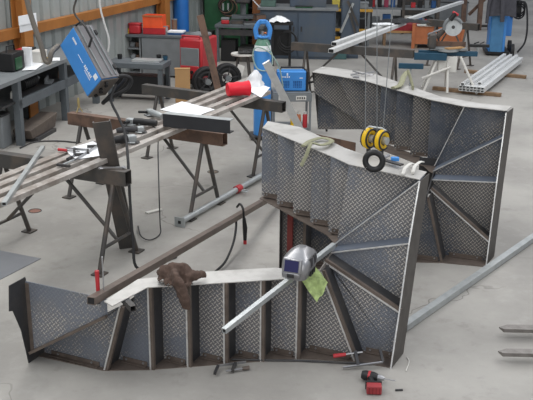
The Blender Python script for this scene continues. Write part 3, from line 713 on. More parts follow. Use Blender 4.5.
# ------------------------------------------------------------------ things on the front staircase
def px_on_line(A, B, x):
    lo, hi = -3.0, 3.0
    for _ in range(50):
        mid = (lo + hi) / 2; s1_ = proj(A + (B - A) * mid)[0]; 
        if (s1_ < x) == (proj(A + (B - A) * 1.0)[0] > proj(A)[0]): lo = mid
        else: hi = mid
    return A + (B - A) * lo
M_TUBE = steel_material('brown_tube', (104, 92, 84), (78, 68, 62), .5, .2, 6)
A = at(91, 301, .665); B = at(292, 185, .03)
tubes('square_tube', 'long dark brown square tube from the front staircase top down to the floor behind', 'square tube', A, B, .055, .05, M_TUBE)
DK = (A, B)
A = at(302, 270, .652); B = aty(334, 245, A.y + .33)
tubes('square_tube', 'pale square tube jutting forward from under the welding helmet', 'square tube', px_on_line(A, B, 224), B, .034, .034, M_GALV)
s0, s1_ = px_on_line(*DK, 97), px_on_line(*DK, 104)
fclamp('red-handled bar clamp standing upright on the left end of the dark square tube', s1_ + V(0, 0, -.06), s1_ + V(.0, 0, .26), V(-.75, -.2, 0), .15, M_RED, .05, .02)
A = at(117, 302, .60); tubes('square_tube', 'short dark square tube stub under the left end of the pale stair plate', 'square tube', A + V(0, .12, .0), A + V(.12, -.10, 0), .04, .04, M_DARK)

# jacket draped over the inner plate
Jc = at(176, 279, .645)
def jk(px, py, z): return at(px, py, z)
m = MB()
def jf(a, b):
    px = 157 + 36 * a; ed = math.sin(PI * min(1, max(0, a))) ** .5
    py = 277 - 6 * a * (1 - a) + (b - .5) * (8 + 13 * ed) + 3 * a
    hgt = .012 + .085 * ed * math.sin(PI * b) ** .6
    p = at(px, py, .64 + hgt * .5); q = V(p.x * 12, p.y * 12, 0)
    p.z += .022 * noise.noise(q) * ed + .012 * math.sin((a * 2 + b) * 11) * ed
    return p
m.sheet(30, 20, jf, .006)
def lump(pts, radii, flat=.55, seed=0):
    P_ = curve_pts(pts, 8); R_ = []; n0 = len(pts)
    for i in range(len(P_)):
        f = i / (len(P_) - 1) * (n0 - 1); k = min(int(f), n0 - 2); R_.append((radii[k] * (1 - f + k) + radii[k + 1] * (f - k)) * (1 + .05 * math.sin(i * 1.3 + seed)))
    o = len(m.v); m.tube(P_, 1, 18, R_, flat, up=(0, 1, 0))
    for i in range(o, len(m.v)):
        v = m.v[i]; m.v[i] = v + Vector((noise.noise(v * 30), noise.noise(v * 30 + V(5, 0, 0)), noise.noise(v * 30 + V(0, 7, 0)))) * .008
lump([at(184, 275, .70), at(192, 276, .69), at(199, 274.5, .68), at(206, 274, .675)], [.05, .038, .03, .03], .8, 1)
y0_ = at(180, 284, .67).y - .03
lump([at(173, 275, .70), at(176, 280, .70), aty(180, 287, y0_), aty(183, 297, y0_), aty(186, 305, y0_), aty(187, 309, y0_)], [.05, .06, .062, .055, .046, .03], .5, 3)
lump([at(158, 274, .68), at(164, 273, .70), at(174, 272, .72), at(184, 272, .71), at(193, 276, .68)], [.02, .055, .07, .06, .03], .6, 5)
jo = m.build('work_jacket', M_CLOTHB)
rm = jo.modifiers.new('remesh', 'REMESH'); rm.mode = 'VOXEL'; rm.voxel_size = .009; rm.use_smooth_shade = True
sm_ = jo.modifiers.new('smooth', 'SMOOTH'); sm_.factor = .6; sm_.iterations = 5
tx = bpy.data.textures.new('folds', 'CLOUDS'); tx.noise_scale = .05; dm = jo.modifiers.new('folds', 'DISPLACE'); dm.texture = tx; dm.strength = .03; dm.mid_level = .5
tag(jo, 'crumpled dark brown work jacket draped over the front staircase, one sleeve hanging', 'jacket')

# helmet
P = at(299, 275, .665); yaw = -.35
t = thing('welding_helmet', 'silver welding helmet with a dark blue visor on the front staircase', 'helmet', P, yaw)
m = MB(); rows = 10; seg = 20; vs = []; fs = []
for i in range(rows + 1):
    f = i / rows; z_ = f * .185
    wx = .082 + .022 * math.sin(f * PI) - .05 * max(0, f - .75) / .25; wy = .11 + .02 * math.sin(f * PI) - .06 * max(0, f - .75) / .25
    for k in range(seg):
        th_ = 2 * PI * k / seg; cx, sy = math.cos(th_), math.sin(th_)
        e = .55; x_ = math.copysign(abs(cx) ** e, cx) * wx; y_ = math.copysign(abs(sy) ** e, sy) * wy
        if y_ < 0: y_ -= .02 * (1 - abs(f - .35))
        vs.append((x_, y_ + .03 * f, z_ + .01))
for i in range(rows):
    for k in range(seg): fs.append((i * seg + k, i * seg + (k + 1) % seg, (i + 1) * seg + (k + 1) % seg, (i + 1) * seg + k))
fs.append(tuple(rows * seg + k for k in range(seg)))
m.add(vs, fs, True); m.build('shell', M_CHROME, t, True)
RX = Matrix.Rotation(-.22, 3, 'X')
fr = MB().box((-.005, -.135, .120), (.135, .03, .108), R=RX).build('visor_frame', M_CHROME, t, True, .012)
MB().box((-.005, -.152, .123), (.098, .008, .078), R=RX).build('visor_glass', mat('visor', (44, 44, 84), .15, 0, .05), fr, True)
MB().box((-.01, -.142, .055), (.13, .03, .05), R=Matrix.Rotation(.35, 3, 'X')).build('chin_guard', M_CHROME, t, True, .012)
MB().box((-.01, -.158, .055), (.05, .01, .03), R=Matrix.Rotation(.35, 3, 'X')).build('chin_vent', M_DARK, t, True, .003)
for y_ in (-.04, .03): MB().box((.098, y_, .125), (.012, .045, .07)).build('side_window', M_DARK, t, True, .004)
q = MB()
for k in range(3): q.box((.097, -.05 + .04 * k, .045), (.014, .02, .035))
q.build('side_slots', M_BLACK, t, True)

# green cloth hanging from the plate
yq = at(306, 277, .62).y - .04
quad = [aty(300, 279, yq + .0), aty(314, 266, yq + .04), aty(328, 283, yq + .02), aty(317, 302, yq - .05)]
def gf(a, b):
    p = quad[0].lerp(quad[1], a).lerp(quad[3].lerp(quad[2], a), b); return p + V(0, 1, 0) * .03 * noise.noise(p * 14) + V(0, 0, 1) * .01 * math.sin(a * 9)
tag(MB().sheet(14, 14, gf, .004).build('cloth', M_GREENC), 'crumpled green rag hanging under the welding helmet', 'cloth')

# strap knotted on the upper plate of the front stair
def strap(label, pts, w_=.012):
    return tag(MB().tube(curve_pts(pts, 6), w_, 8, flat=.4).build('lifting_strap', M_STRAP), label, 'strap', 'lifting straps')
zt = 1.285
strap('khaki lifting strap knotted round the front staircase top plate, its tail hanging down', [at(303, 146, zt), at(310, 141, zt), at(322, 138, zt), at(332, 141, zt), at(322, 145, zt + .01), at(312, 143, zt + .02), at(309, 148, zt), aty(306, 156, at(309, 148, zt).y - .02), aty(301, 166, at(309, 148, zt).y - .03)], .022)
strap('pale green lifting strap over the top plate of the rear staircase', [at(393, 88, 1.33), at(400, 85, 1.34), at(404, 76, 1.37), at(408, 72, 1.39), at(411, 80, 1.36), at(413, 88, 1.335)], .03)
# scissor pliers on the rear stair
z_ = 1.325
t = thing('pliers', 'bright steel locking pliers on the rear staircase top plate', 'pliers', at(361, 76, z_))
MB().tube([at(351, 75, z_ + .01), at(360, 73, z_ + .015), at(373, 75, z_ + .01)], .009, 6).build('handle', M_CHROME, t)
MB().tube([at(353, 71, z_ + .02), at(362, 74, z_ + .02), at(374, 72, z_ + .01)], .009, 6).build('handle', M_CHROME, t)
MB().box(at(356, 77, z_ + .012), (.07, .04, .02)).build('jaw', M_CHROME, t, bevel=.004)

# yellow plate clamps on the front staircase
def magnet(label, px, py, y, r_=.078):
    P_ = aty(px, py, y); ax = V(.75, -.66, 0)
    t_ = thing('plate_clamp', label, 'plate clamp', P_ - V(0, 0, r_ + .02), 0, 'yellow plate clamps')
    MB().torus(P_, r_ * .74, r_ * .33, ax, 24, 10, -.9, 4.6).build('body', M_YELLOW, t_)
    x_ = ax.normalized()
    for k in (-1, 1): MB().torus(P_ + x_ * k * r_ * .30, r_ * .9, .008, ax, 24, 6, -.9, 4.6).build('rim', M_BLACK, t_)
    MB().tube([P_ - x_ * .05, P_ + x_ * .05], .03, 12).build('hub', M_GALV, t_)
    MB().bar(P_, P_ + V(0, 0, -r_ - .05), .03, .03).build('jaw', M_DARK, t_)
    return t_
yc = at(378, 160, 1.26).y + .12
magnet('left of the two round yellow plate clamps above the front staircase', 369, 138, yc + .06)
magnet('right of the two round yellow plate clamps above the front staircase', 382, 140, yc)
P1, P2 = aty(369, 129, yc + .06), aty(382, 131, yc)
tag(MB().tube([P1 + V(-.02, 0, .0), P1 + V(0, 0, .02), P2 + V(0, 0, .02), P2 + V(.03, 0, 0)], .008, 6).build('link_bar', M_GALV), 'thin steel link bar joining the tops of both yellow clamps', 'bar')
P_ = aty(374, 161, at(374, 170, 1.262).y - .06)
t = thing('ring_clamp', 'black ring-shaped clamp hanging on the front staircase plate edge, below the yellow clamps', 'clamp', P_ - V(0, 0, .08))
MB().torus(P_, .062, .022, V(-.25, -1, .1), 26, 10).build('ring', M_BLACK, t)
MB().tube([P_ + V(.04, 0, .01), P_ + V(.11, .02, .04)], .012, 8).build('pin', M_CHROME, t)
z_ = 1.29
t = thing('spanner', 'dark steel wrench with a blue grip lying on the front staircase top plate', 'spanner', at(395, 164, 1.265))
MB().bar(at(384, 160, z_), at(402, 165, z_), .04, .012).build('shank', M_DARK, t)
MB().box(at(395, 159, z_ + .01), (.06, .035, .03)).build('grip', M_BLUE, t, bevel=.006, label='blue grip')
for i, (px, py) in enumerate(((407, 168), (417, 166))):
    t = thing('spring_clip', ['left of two white metal clips at the right end of the top plate', 'right of two white metal clips at the right end of the top plate'][i], 'clip', at(px, py, 1.265), 0, 'white clips')
    MB().tube(curve_pts([at(px - 4, py + 6, 1.27), at(px - 2, py, 1.30), at(px + 3, py - 4, 1.30), at(px + 6, py - 4, 1.275)], 5), .013, 8, flat=.5).build('arm', M_CREAM, t)
    MB().ball(at(px - 4, py + 6, 1.28), .016).build('tip', M_CREAM, t)
# wires
wires = [(365.5, -25, 365.5, 131), (377, -25, 377, 131), (395, -25, 383, 131)]
for i, (x0_, y0_, x1_, y1_) in enumerate(wires):
    tag(MB().tube([aty(x0_, y0_, yc), aty(x1_, y1_, yc)], .0032, 6).build('hoist_wire', M_GREY), ['leftmost of three thin hoist wires above the yellow clamps', 'middle of three thin hoist wires above the yellow clamps', 'slanting rightmost of three thin hoist wires above the yellow clamps'][i], 'wire', 'hoist wires')

# TIG torch hung on the dark tube
Q0 = px_on_line(*DK, 240); 
def rel(px, py, dy=-.05): return aty(px, py, Q0.y + dy)
t = thing('welding_torch', 'black welding torch with copper tip hanging from the dark brown tube', 'welding torch', rel(246, 262))
MB().tube(curve_pts([rel(237, 207, .06), rel(240, 204, 0), rel(243, 209), rel(244, 220)], 5), .011, 8).build('hook', M_BLACK, t)
MB().tube([rel(244, 218), rel(245, 228), rel(245, 240)], 1, 10, [.016, .024, .017]).build('grip', M_BLACK, t)
MB().tube([rel(245, 239), rel(245, 246)], .017, 10).build('collar', M_RED, t, label='red collar')
MB().tube([rel(245, 246), rel(245.5, 253), rel(245, 258)], 1, 8, [.011, .012, .016]).build('tip', M_COPPER, t)
e = at(206, 275, .2)
tag(MB().tube(curve_pts([rel(236, 216), rel(236, 228, -.1), rel(233, 244, -.3), rel(225, 262, -.6), rel(214, 273, -.8), rel(208, 282, -.9)], 6), .011, 8).build('welding_cable', M_RUBBER), 'black cable looping from the dark brown tube down behind the front staircase', 'cable')

# galvanised prop on the floor
A, B = at(180, 222, .05), at(292, 158, .05)
t = thing('steel_prop', 'galvanised round steel prop with a square foot plate and red clip lying on the floor', 'prop', ((A + B) / 2 - V(0, 0, .05)))
MB().tube([A, B], .032, 14).build('tube', M_GALV, t)
dd = (B - A).normalized(); 
MB().bar(A - dd * .008, A, .12, .10).build('foot_plate', M_GALV, t)
MB().bar(A - dd * .0135, A - dd * .008, .03, .03).build('hole', M_BLACK, t)
Cc = px_on_line(A, B, 238)
MB().tube([Cc - dd * .05, Cc + dd * .05], .042, 14).build('clip', M_RED, t, label='red clip')
MB().torus(Cc + V(.08, -.07, .0), .035, .008, (0, 0, 1), 16, 6).build('pin_loop', M_GALV, t)

# floor pieces
A, B = at(404, 327, .032), at(560, 219, .032)
tag(MB().rhs(A, B, .06, .05, .003).build('square_tube', M_GALV), 'long pale aluminium square tube lying on the floor at the right', 'square tube')
Ps = [at(-25, 246, 0), at(41, 259, 0), at(-2, 281, 0), at(-40, 300, 0), at(-60, 262, 0)]
tag(MB().prism(Ps, V(0, 0, .006)).build('steel_sheet', M_SHEET), 'flat grey steel sheet lying on the floor at the left edge', 'sheet')
for i, (px, py, m_, lb) in enumerate(((35, 211, mat('drain_red', (128, 92, 80), .7), 'small round reddish floor cover left of the near trestle'), (213, 172, mat('drain_brown', (112, 100, 88), .7), 'small round brown floor cover behind the middle trestle'))):
    t = thing('floor_cover', lb, 'floor cover', at(px, py, 0), 0, 'round floor covers')
    MB().lathe([(.001, .004), (.055, .004), (.06, .001)], (0, 0, 0), 24).build('plate', m_, t, True)
    MB().lathe([(.062, .002), (.062, .005), (.07, .005), (.07, .001)], (0, 0, 0), 24).build('ring', M_DARK, t, True)
# fork tines
for i, (tip, e1, e2, lb) in enumerate((((499, 327), (660, 326), (660, 333), 'farther of two steel fork tines at the right edge'), ((498, 351), (660, 350), (660, 357), 'nearer of two steel fork tines at the right edge'))):
    z_ = .085; p0, p1, p2 = at(*tip, z_), at(*e1, z_), at(*e2, z_)
    up = V(0, 0, .0); d = (p1 - p0); 
    poly = [p0, at(tip[0] + 8, tip[1] - 2.5, z_), p1, p2, at(tip[0] + 5, tip[1] + 2.0, z_)]
    m = MB(); bot = [p - V(0, 0, .008 + .02 * min(1, i_ / 2 if i_ < 3 else 1)) for i_, p in enumerate(poly)]
    m.add(poly + bot, [(0, 1, 2, 3, 4), (9, 8, 7, 6, 5)] + [(k, 5 + k, 5 + (k + 1) % 5, (k + 1) % 5) for k in range(5)])
    tag(m.build('fork_tine', steel_material('fork%d' % i, (128, 124, 120), (90, 84, 80), .4, .5, 10)), lb, 'fork tine', 'fork tines')

# bottom clamps
z_ = .02
fclamp('small steel bar clamp on the floor in front of the fourth straight tread', at(218, 366, .04), at(246, 362, .03), V(-.1, -.5, -.05), .05, M_BROWN, .09)
fclamp('red-handled bar clamp on the floor at the lower right corner of the front staircase', at(383, 362, .05), at(343, 367.5, .02), V(-.1, .6, .4), .09, M_RED, .11)
tag(MB().tube([at(232, 359.5, .012), at(300, 360.5, .012), at(372, 364, .012)], .007, 6).build('steel_rod', M_DARK), 'long thin dark rod lying on the floor along the front staircase base', 'rod')
tag(MB().tube(curve_pts([at(406, 371, .006), at(409, 362, .006), at(407, 357, .006)], 4), .004, 6).build('wire_offcut', M_CREAM), 'short pale wire on the floor by the front staircase corner', 'wire')
tag(MB().box(at(399, 390, .006), (.05, .012, .01), .1).build('drill_bit', M_DARK), 'small dark drill bit lying on the floor right of the drill', 'drill bit')
# drill
P = at(372, 384, 0)
t = thing('cordless_drill', 'black cordless drill with red battery lying on the floor in front', 'drill', P, .0)
A_, B_ = at(362, 374.5, .04), at(378, 377.5, .04)
MB().tube([A_, A_.lerp(B_, .2), A_.lerp(B_, .7), B_], 1, 14, [.028, .034, .034, .024]).build('motor_housing', M_BLACK, t)
dd = (B_ - A_).normalized()
MB().tube([B_, B_ + dd * .02, B_ + dd * .045], 1, 12, [.024, .022, .012]).build('chuck', M_CHROME, t)
MB().tube([B_ + dd * .04, B_ + dd * .12], .004, 6).build('bit', M_CHROME, t)
MB().tube([A_.lerp(B_, .5) - dd * .01, A_.lerp(B_, .55)], .036, 14).build('band', M_RED, t, label='red band')
G0, G1 = A_.lerp(B_, .45), at(373, 385, .035)
MB().tube([G0, G1], .02, 10).build('grip', M_BLACK, t)
bt_ = MB().box(at(374, 388.5, .034), (.10, .06, .06), -.05).build('battery', mat('battery_red', (150, 52, 56), .5), t, bevel=.006)
for k in range(4): MB().box(at(374, 388.5, .034) + V(-.035 + k * .023, -.032, 0), (.004, .004, .05)).build('battery_rib', mat('dark_red', (110, 20, 26), .5), bt_)
MB().box(at(373.5, 385, .034), (.11, .02, .062), -.05).build('battery_mount', M_BLACK, t, bevel=.005)

# ------------------------------------------------------------------ background along the left wall
WR = math.atan2(WD.y, WD.x)      # direction of the wall
def item(name, label, cat, P, size, m, rz=0.0, group=None, bevel=.006, lid=None, lidname='lid', lh=.03):
    """a box-like thing with a lid / front part"""
    t_ = thing(name, label, cat, P, rz, group); sx, sy, sz = size
    MB().box((0, 0, sz / 2), size).build('body', m, t_, True, bevel)
    if lid: MB().box((0, 0, sz + lh / 2 - .004), (sx * 1.04, sy * 1.04, lh)).build(lidname, lid, t_, True, bevel * .6)
    return t_
# bench on the left
ft = at(21, 145, 0); bk = at(66, 120, 0)
bd = (bk - ft).normalized(); bn = V(bd.y, -bd.x, 0); bn = bn if bn.x > 0 else -bn
rz = math.atan2(bd.y, bd.x); Lb = (bk - ft).length
t = thing('workbench', 'dark grey steel workbench with a lower shelf against the left wall', 'workbench', ft)
def bp(a, b, z_): return ft + bd * a - bn * b + V(0, 0, z_)
for a_ in (0, Lb, Lb + 1.2):
    for b_ in (0.0, .62): MB().box(bp(a_, b_, .43), (.09, .09, .86), rz).build('leg', M_BENCH, t)
MB().box(bp(Lb / 2 + .4, .31, .885), (Lb + 1.9, .74, .05), rz).build('bench_top', M_GREY, t)
MB().box(bp(Lb / 2 + .2, -.02, .55), (Lb + .5, .05, .12), rz).build('rail', M_BENCH, t)
MB().box(bp(Lb / 2 + .4, .31, .58), (Lb + 1.6, .60, .03), rz).build('shelf', M_DARK, t)
T0 = .912
t = thing('battery_charger', 'black battery charger with a green front at the near end of the left workbench', 'charger', at(12, 70, T0), rz)
MB().box((0, 0, .13), (.34, .22, .24)).build('case', M_BLACK, t, True, .012)
MB().box((-.02, -.115, .10), (.18, .014, .16)).build('front', M_GREEN, t, True, .004)
MB().tube([V(-.12, 0, .24), V(-.10, 0, .33), V(.10, 0, .33), V(.12, 0, .24)], .012, 8).build('handle', M_BLACK, t, True)
item('storage_box', 'dark box with a red top behind the battery charger', 'box', at(24, 62, T0), (.2, .16, .16), M_BLACK, rz, None, .006, M_RED)
item('storage_box', 'white carton standing behind the loose papers on the left workbench', 'box', at(25, 68, T0) + bd * .1, (.05, .12, .24), M_WHITE, rz, 'boxes on the workbench', .003, M_WHITE)
item('storage_box', 'cream box with a yellow cap near the orange column, on the left workbench', 'box', at(39, 62, T0), (.22, .16, .14), M_CREAM, rz, 'boxes on the workbench', .003, M_CREAM)
tag(MB().lathe([(.001, 0), (.04, 0), (.045, .05), (.02, .07), (.001, .07)], at(38, 62, T0 + .0) + bn * .16, 14).build('lid', M_YELLOW), 'yellow round cap in front of the cream box on the left workbench', 'cap')
item('storage_box', 'dark grey tin left of the cream box on the left workbench', 'box', at(31, 61, T0), (.12, .12, .17), M_GREY, rz, 'boxes on the workbench', .003, M_BLACK)
paper('white papers spread on the left workbench in front of the boxes', [(22, 71), (30, 62), (44, 64), (36, 70)], T0 + .003)
paper('small white paper at the far end of the left workbench beside the blue feeder', [(50, 61), (52, 58), (60, 58), (60, 61)], T0 + .003)
t = thing('electric_motor', 'black finned electric motor lying on the shelf of the left workbench', 'motor', bp(Lb * .48, .2, .6))
MB().tube([bp(Lb * .35, .2, .70), bp(Lb * .62, .2, .70)], .085, 16).build('housing', M_BLACK, t)
m = MB()
for k in range(7): m.torus(bp(Lb * (.37 + .035 * k), .2, .70), .086, .007, bd, 18, 5)
m.build('fins', M_BLACK, t)
MB().tube([bp(Lb * .62, .2, .70), bp(Lb * .72, .2, .70)], .03, 10).build('shaft', M_GALV, t)
for i, (a_, w_, m_, lb) in enumerate(((.12, .16, M_CREAM, 'pale offcut at the near end of the workbench shelf'), (.85, .3, M_GREY, 'grey bracket at the far end of the workbench shelf'), (1.15, .2, M_RUST, 'rusty bracket beyond the grey one on the workbench shelf'))):
    t = thing('steel_offcut', lb, 'offcut', bp(a_ * Lb, .12, .597), 0, 'shelf offcuts')
    MB().box(bp(a_ * Lb, .12, .61), (w_, .1, .02), rz + .3).build('base', m_, t); MB().box(bp(a_ * Lb, .16, .64), (w_, .02, .08), rz + .3).build('web', m_, t)
# casting under the bench
P = at(38, 136, 0)
t = thing('vice_casting', 'heavy rusty trough-shaped casting on the floor under the left workbench', 'casting', P, rz)
m = MB(); m.prism([V(-.36, -.1, .05), V(.36, -.1, .05), V(.46, -.1, .24), V(-.42, -.1, .18)], V(0, .26, 0)); m.build('body', M_WOOD if False else steel_material('casting', (92, 82, 74), (66, 60, 56), .8, .1, 6), t, True, .01)
MB().box((0, .03, .025), (.6, .34, .05)).build('base', M_DARK, t, True)
item('storage_box', 'grey steel box on the floor left of the workbench leg', 'box', at(0, 146, 0), (.24, .24, .42), M_GREY, rz, None, .01, M_DARK)
for i, (px, lb) in enumerate(((43, 'leftmost of the dark bars stacked upright under the workbench'), (50, 'middle of the dark bars stacked upright under the workbench'), (57, 'rightmost of the dark bars stacked upright under the workbench'))):
    tag(MB().bar(bp(Lb * (.3 + .2 * i), .55, .01), bp(Lb * (.3 + .2 * i) + .1, .60, .54), .05, .02, bn).build('steel_bar', M_BEAM), lb, 'steel bar', 'bars under the workbench')
tag(MB().tube(curve_pts([at(20, 148, .012), at(35, 142, .012), at(60, 141, .012), at(86, 143, .012), at(100, 140, .012)], 6), .010, 6).build('floor_cable', M_DARK), 'thin dark cable running along the floor before the left workbench', 'cable')
# notice papers on wall column
for i, (x_, y_, lb) in enumerate(((25, 19, 'upper white notice sheet on the left wall beside the orange column'), (26, 26, 'lower white notice sheet on the left wall beside the orange column'))):
    Pn = wl(.15 + .08 * i, .14, 0); Pn = aty(x_, y_, Pn.y); 
    tag(MB().box(Pn + WN * .04, (.42, .012, .12), WR - .0).build('notice_sheet', M_WHITE), lb, 'notice', 'notices')

# grey cabinet with open shelves and closed door; second bench before it
c0 = at(116, 75, 0); c1 = at(186, 78, 0)
cd = (c1 - c0).normalized(); cn = V(cd.y, -cd.x, 0); crz = math.atan2(cd.y, cd.x); Lc = (c1 - c0).length
t = thing('steel_cabinet', 'low grey steel cabinet with open shelves at its left end, crates on top', 'cabinet', c0)
def cp(a, b, z_): return c0 + cd * a - cn * b + V(0, 0, z_)
HC = .74
MB().box(cp(Lc / 2, .3, HC), (Lc + .06, .66, .04), crz).build('top', M_BENCH, t)
MB().box(cp(Lc / 2, .6, HC / 2), (Lc, .02, HC), crz).build('back', M_DARK, t)
for a_ in (0, Lc * .36, Lc): MB().box(cp(a_, .3, HC / 2), (.03, .6, HC - .02), crz).build('side', M_GREY, t)
for z_ in (.05, .27, .5): MB().box(cp(Lc * .18, .3, z_), (Lc * .36, .58, .02), crz).build('shelf', M_GREY, t)
d_ = MB().box(cp(Lc * .69, -.01, HC / 2), (Lc * .6, .02, HC - .06), crz).build('door', M_GREY, t)
MB().box(cp(Lc * .96, -.03, HC * .55), (.02, .02, .10), crz).build('handle', M_BLACK, d_)
for i in range(8):
    a_ = Lc * (.05 + .085 * (i % 4)); z_ = .28 if i < 4 else .51
    m_ = (M_BLACK, M_RUST, M_GREY, M_BEAM)[(i * 3) % 4]
    o = thing('tool_case', ['black', 'rusty', 'grey', 'dark'][(i * 3) % 4] + ' tool part on the ' + ('lower' if i < 4 else 'upper') + ' open shelf, place ' + ['one', 'two', 'three', 'four'][i % 4] + ' from left', 'tool', cp(a_, .2, z_), crz, 'tools on open shelves')
    MB().box((0, 0, .05), (.10, .16, .09)).build('body', m_, o, True, .01); MB().tube([V(-.03, -.08, .10), V(0, -.08, .12), V(.03, -.08, .10)], .008, 6).build('handle', M_BLACK, o, True)
ZC = HC + .021
t = thing('plastic_crate', 'bright orange plastic crate on the grey cabinet', 'crate', cp(Lc * .52, .25, ZC + .13), crz)
m = MB(); 
for s_ in (-1, 1):
    m.box((0, s_ * .13, .11), (.36, .012, .2)); m.box((s_ * .18, 0, .11), (.012, .26, .2))
m.box((0, 0, .012), (.36, .26, .02)); m.build('body', mat('bright_orange', (232, 92, 50), .5), t, True)
MB().box((0, -.14, .2), (.38, .02, .03)).build('rim', M_ORANGE, t, True)
item('storage_box', 'red-orange plastic bin directly under the orange crate on the grey cabinet', 'bin', cp(Lc * .54, .25, ZC), (.42, .3, .12), M_RED, crz, None, .01, mat('bright_orange', (0, 0, 0)), 'rim', .015)
item('tool_box', 'red tool case left of the orange crate on the grey cabinet', 'tool box', cp(Lc * .27, .15, ZC), (.22, .18, .17), M_RED, crz, None, .03, M_RED)
item('storage_box', 'small blue box at the left end of the grey cabinet top', 'box', cp(Lc * .05, .2, ZC), (.15, .12, .09), mat('dark_blue', (40, 80, 130), .5), crz, None, .01, mat('dark_blue', (0, 0, 0)))
item('storage_box', 'small yellow box between the blue box and red case on the grey cabinet', 'box', cp(Lc * .16, .15, ZC), (.13, .12, .07), M_YELLOW, crz, None, .01, M_YELLOW)
for i, (a_, h_, lb) in enumerate(((.68, .13, 'short grey tin right of the orange crate'), (.40, .16, 'grey tin between the red case and orange crate'), (.77, .24, 'taller brown bottle behind the grey tin'))):
    o = thing('tin_can', lb, 'can', cp(Lc * a_, .2 + .1 * i, ZC), 0, 'cans on the cabinet')
    MB().lathe([(.001, 0), (.05, 0), (.05, h_), (.001, h_)], (0, 0, 0), 14).build('body', (M_GALV, M_CREAM, M_RUST)[i], o, True)
    MB().lathe([(.053, h_), (.053, h_ + .015), (.001, h_ + .015)], (0, 0, 0), 14).build('lid', M_GREY, o, True)
item('storage_box', 'flat blue and white box at the right of the grey cabinet top', 'box', cp(Lc * .83, .25, ZC), (.28, .2, .04), mat('dark_blue', (0, 0, 0)), crz, None, .004, M_WHITE)
# bench before the cabinet
P = at(140, 100, 0)
t = thing('workbench', 'low dark steel bench with a pale plate on top, behind the rear trestle', 'workbench', P, crz)
MB().box((0, 0, .60), (.95, .5, .09)).build('bench_top', M_BENCH, t, True, .01)
for x_ in (-.42, .42):
    for y_ in (-.2, .2): MB().box((x_, y_, .275), (.07, .07, .55)).build('leg', M_BENCH, t, True)
MB().box((0, .1, .25), (.8, .3, .3)).build('under_block', M_BLACK, t, True)  # black block filling the space under the bench top
Mb = fwd(P, crz)
item('steel_plate', 'pale flat plate lying on the low bench behind the rear trestle', 'plate', Mb @ V(.15, 0, .646), (.45, .25, .02), M_ALU, crz, None, .002, M_GALV, 'ridge', .01)
for i, (x_, y_, m_, lb) in enumerate(((-.35, .1, M_BLACK, 'black pot at the left of the low bench'), (-.15, .18, M_GREY, 'grey pot at the back of the low bench'), (.40, .16, M_TEAL, 'teal pot at the right end of the low bench'), (.28, .2, M_BLACK, 'black pot beside the teal one on the low bench'))):
    o = thing('pot', lb, 'pot', Mb @ V(x_, y_, .646), 0, 'pots on the low bench')
    MB().lathe([(.001, 0), (.035, 0), (.04, .07), (.03, .07), (.03, .02), (.001, .02)], (0, 0, 0), 14).build('body', m_, o, True); MB().torus(V(0, 0, .07), .036, .006, (0, 0, 1), 14, 5).build('rim', M_BLACK, o, True)

# cardboard, red welder, reels, rust bar
P = at(183, 102, 0); t = thing('cardboard_sheet', 'brown cardboard box standing before the red welder', 'cardboard box', P, .1)
MB().box((0, 0, .27), (.24, .10, .54)).build('body', M_CARD, t, True, .004); MB().box((0, 0, .545), (.25, .11, .012)).build('flap', M_CARD, t, True)
P = at(192, 92, 0); wr = -.35
t = thing('welder', 'large red welding machine with a grey front panel on black wheels', 'welder', P, wr, 'welding machines'); Mw = fwd(P, wr)
MB().box((0, .3, .56), (.42, .66, .68)).build('case', M_RED, t, True, .03)
MB().box((0, -.065, .60), (.34, .02, .32)).build('front_panel', M_GREY, t, True, .01)
MB().box((0, -.075, .38), (.34, .03, .16)).build('lower_panel', M_RED, t, True, .01)
for x_ in (-.1, .05): MB().lathe([(.001, -.03), (.028, -.03), (.028, .03), (.001, .03)], V(x_, -.09, .36), 12, Matrix.Rotation(PI / 2, 3, 'X')).build('socket', M_BLACK, t, True)
MB().box((0, .4, .925), (.3, .3, .07)).build('cover', M_GREY, t, True, .03)
MB().tube([V(-.16, .02, .89), V(-.16, -.02, .95), V(.16, -.02, .95), V(.16, .02, .89)], .016, 8).build('handle', M_RED, t, True)
MB().box((0, .3, .18), (.44, .8, .06)).build('chassis', M_BLACK, t, True)
for x_ in (-.24, .24):
    for y_ in (0, .6): MB().lathe([(.001, -.03), (.10, -.03), (.10, .03), (.001, .03)], V(x_, y_, .10), 16, Matrix.Rotation(PI / 2, 3, 'Y')).build('wheel', M_RUBBER, t, True)
MB().box((.212, .3, .55), (.006, .2, .05)).build('marking', M_CREAM, t, True)
for i, (px, py, lb) in enumerate(((207, 96, 'nearer of two black cable reels beside the red welder'), (227, 92, 'farther of two black cable reels beside the red welder'))):
    P = at(px, py, 0.0); yy = .35
    t = thing('cable_reel', lb, 'cable reel', P, 0, 'cable reels'); ax = V(.35, -1, 0).normalized(); cc = P + V(0, 0, .25)
    for k in (-1, 1): MB().torus(cc + ax * .06 * k, .22, .024, ax, 26, 8).build('flange', M_RUBBER, t)
    MB().torus(cc, .15, .06, ax, 26, 8).build('cable', M_BLACK, t)
    MB().tube([cc - ax * .09, cc + ax * .09], .05, 14).build('hub', M_GREY, t)
    m = MB()
    for k in range(5):
        a_ = k * 2 * PI / 5; e_ = ax.orthogonal().normalized(); f_ = ax.cross(e_); m.bar(cc + ax * .06, cc + ax * .06 + (e_ * math.cos(a_) + f_ * math.sin(a_)) * .2, .02, .012, ax)
    m.build('spokes', M_DARK, t)
A = at(221, 101, .02); B = aty(200, 15, A.y + .12)
tag(MB().bar(A, B, .11, .02, V(0, -1, 0)).build('steel_bar', M_RUST), 'tall rusty flat bar leaning diagonally over the red welder', 'steel bar')
# blue bottle at the wall
bottle('blue gas bottle standing by the green cupboard at the back wall', at(182, 57, 0), 1.9, .16, M_BLUED, M_BLUED, 'gas bottles', False)
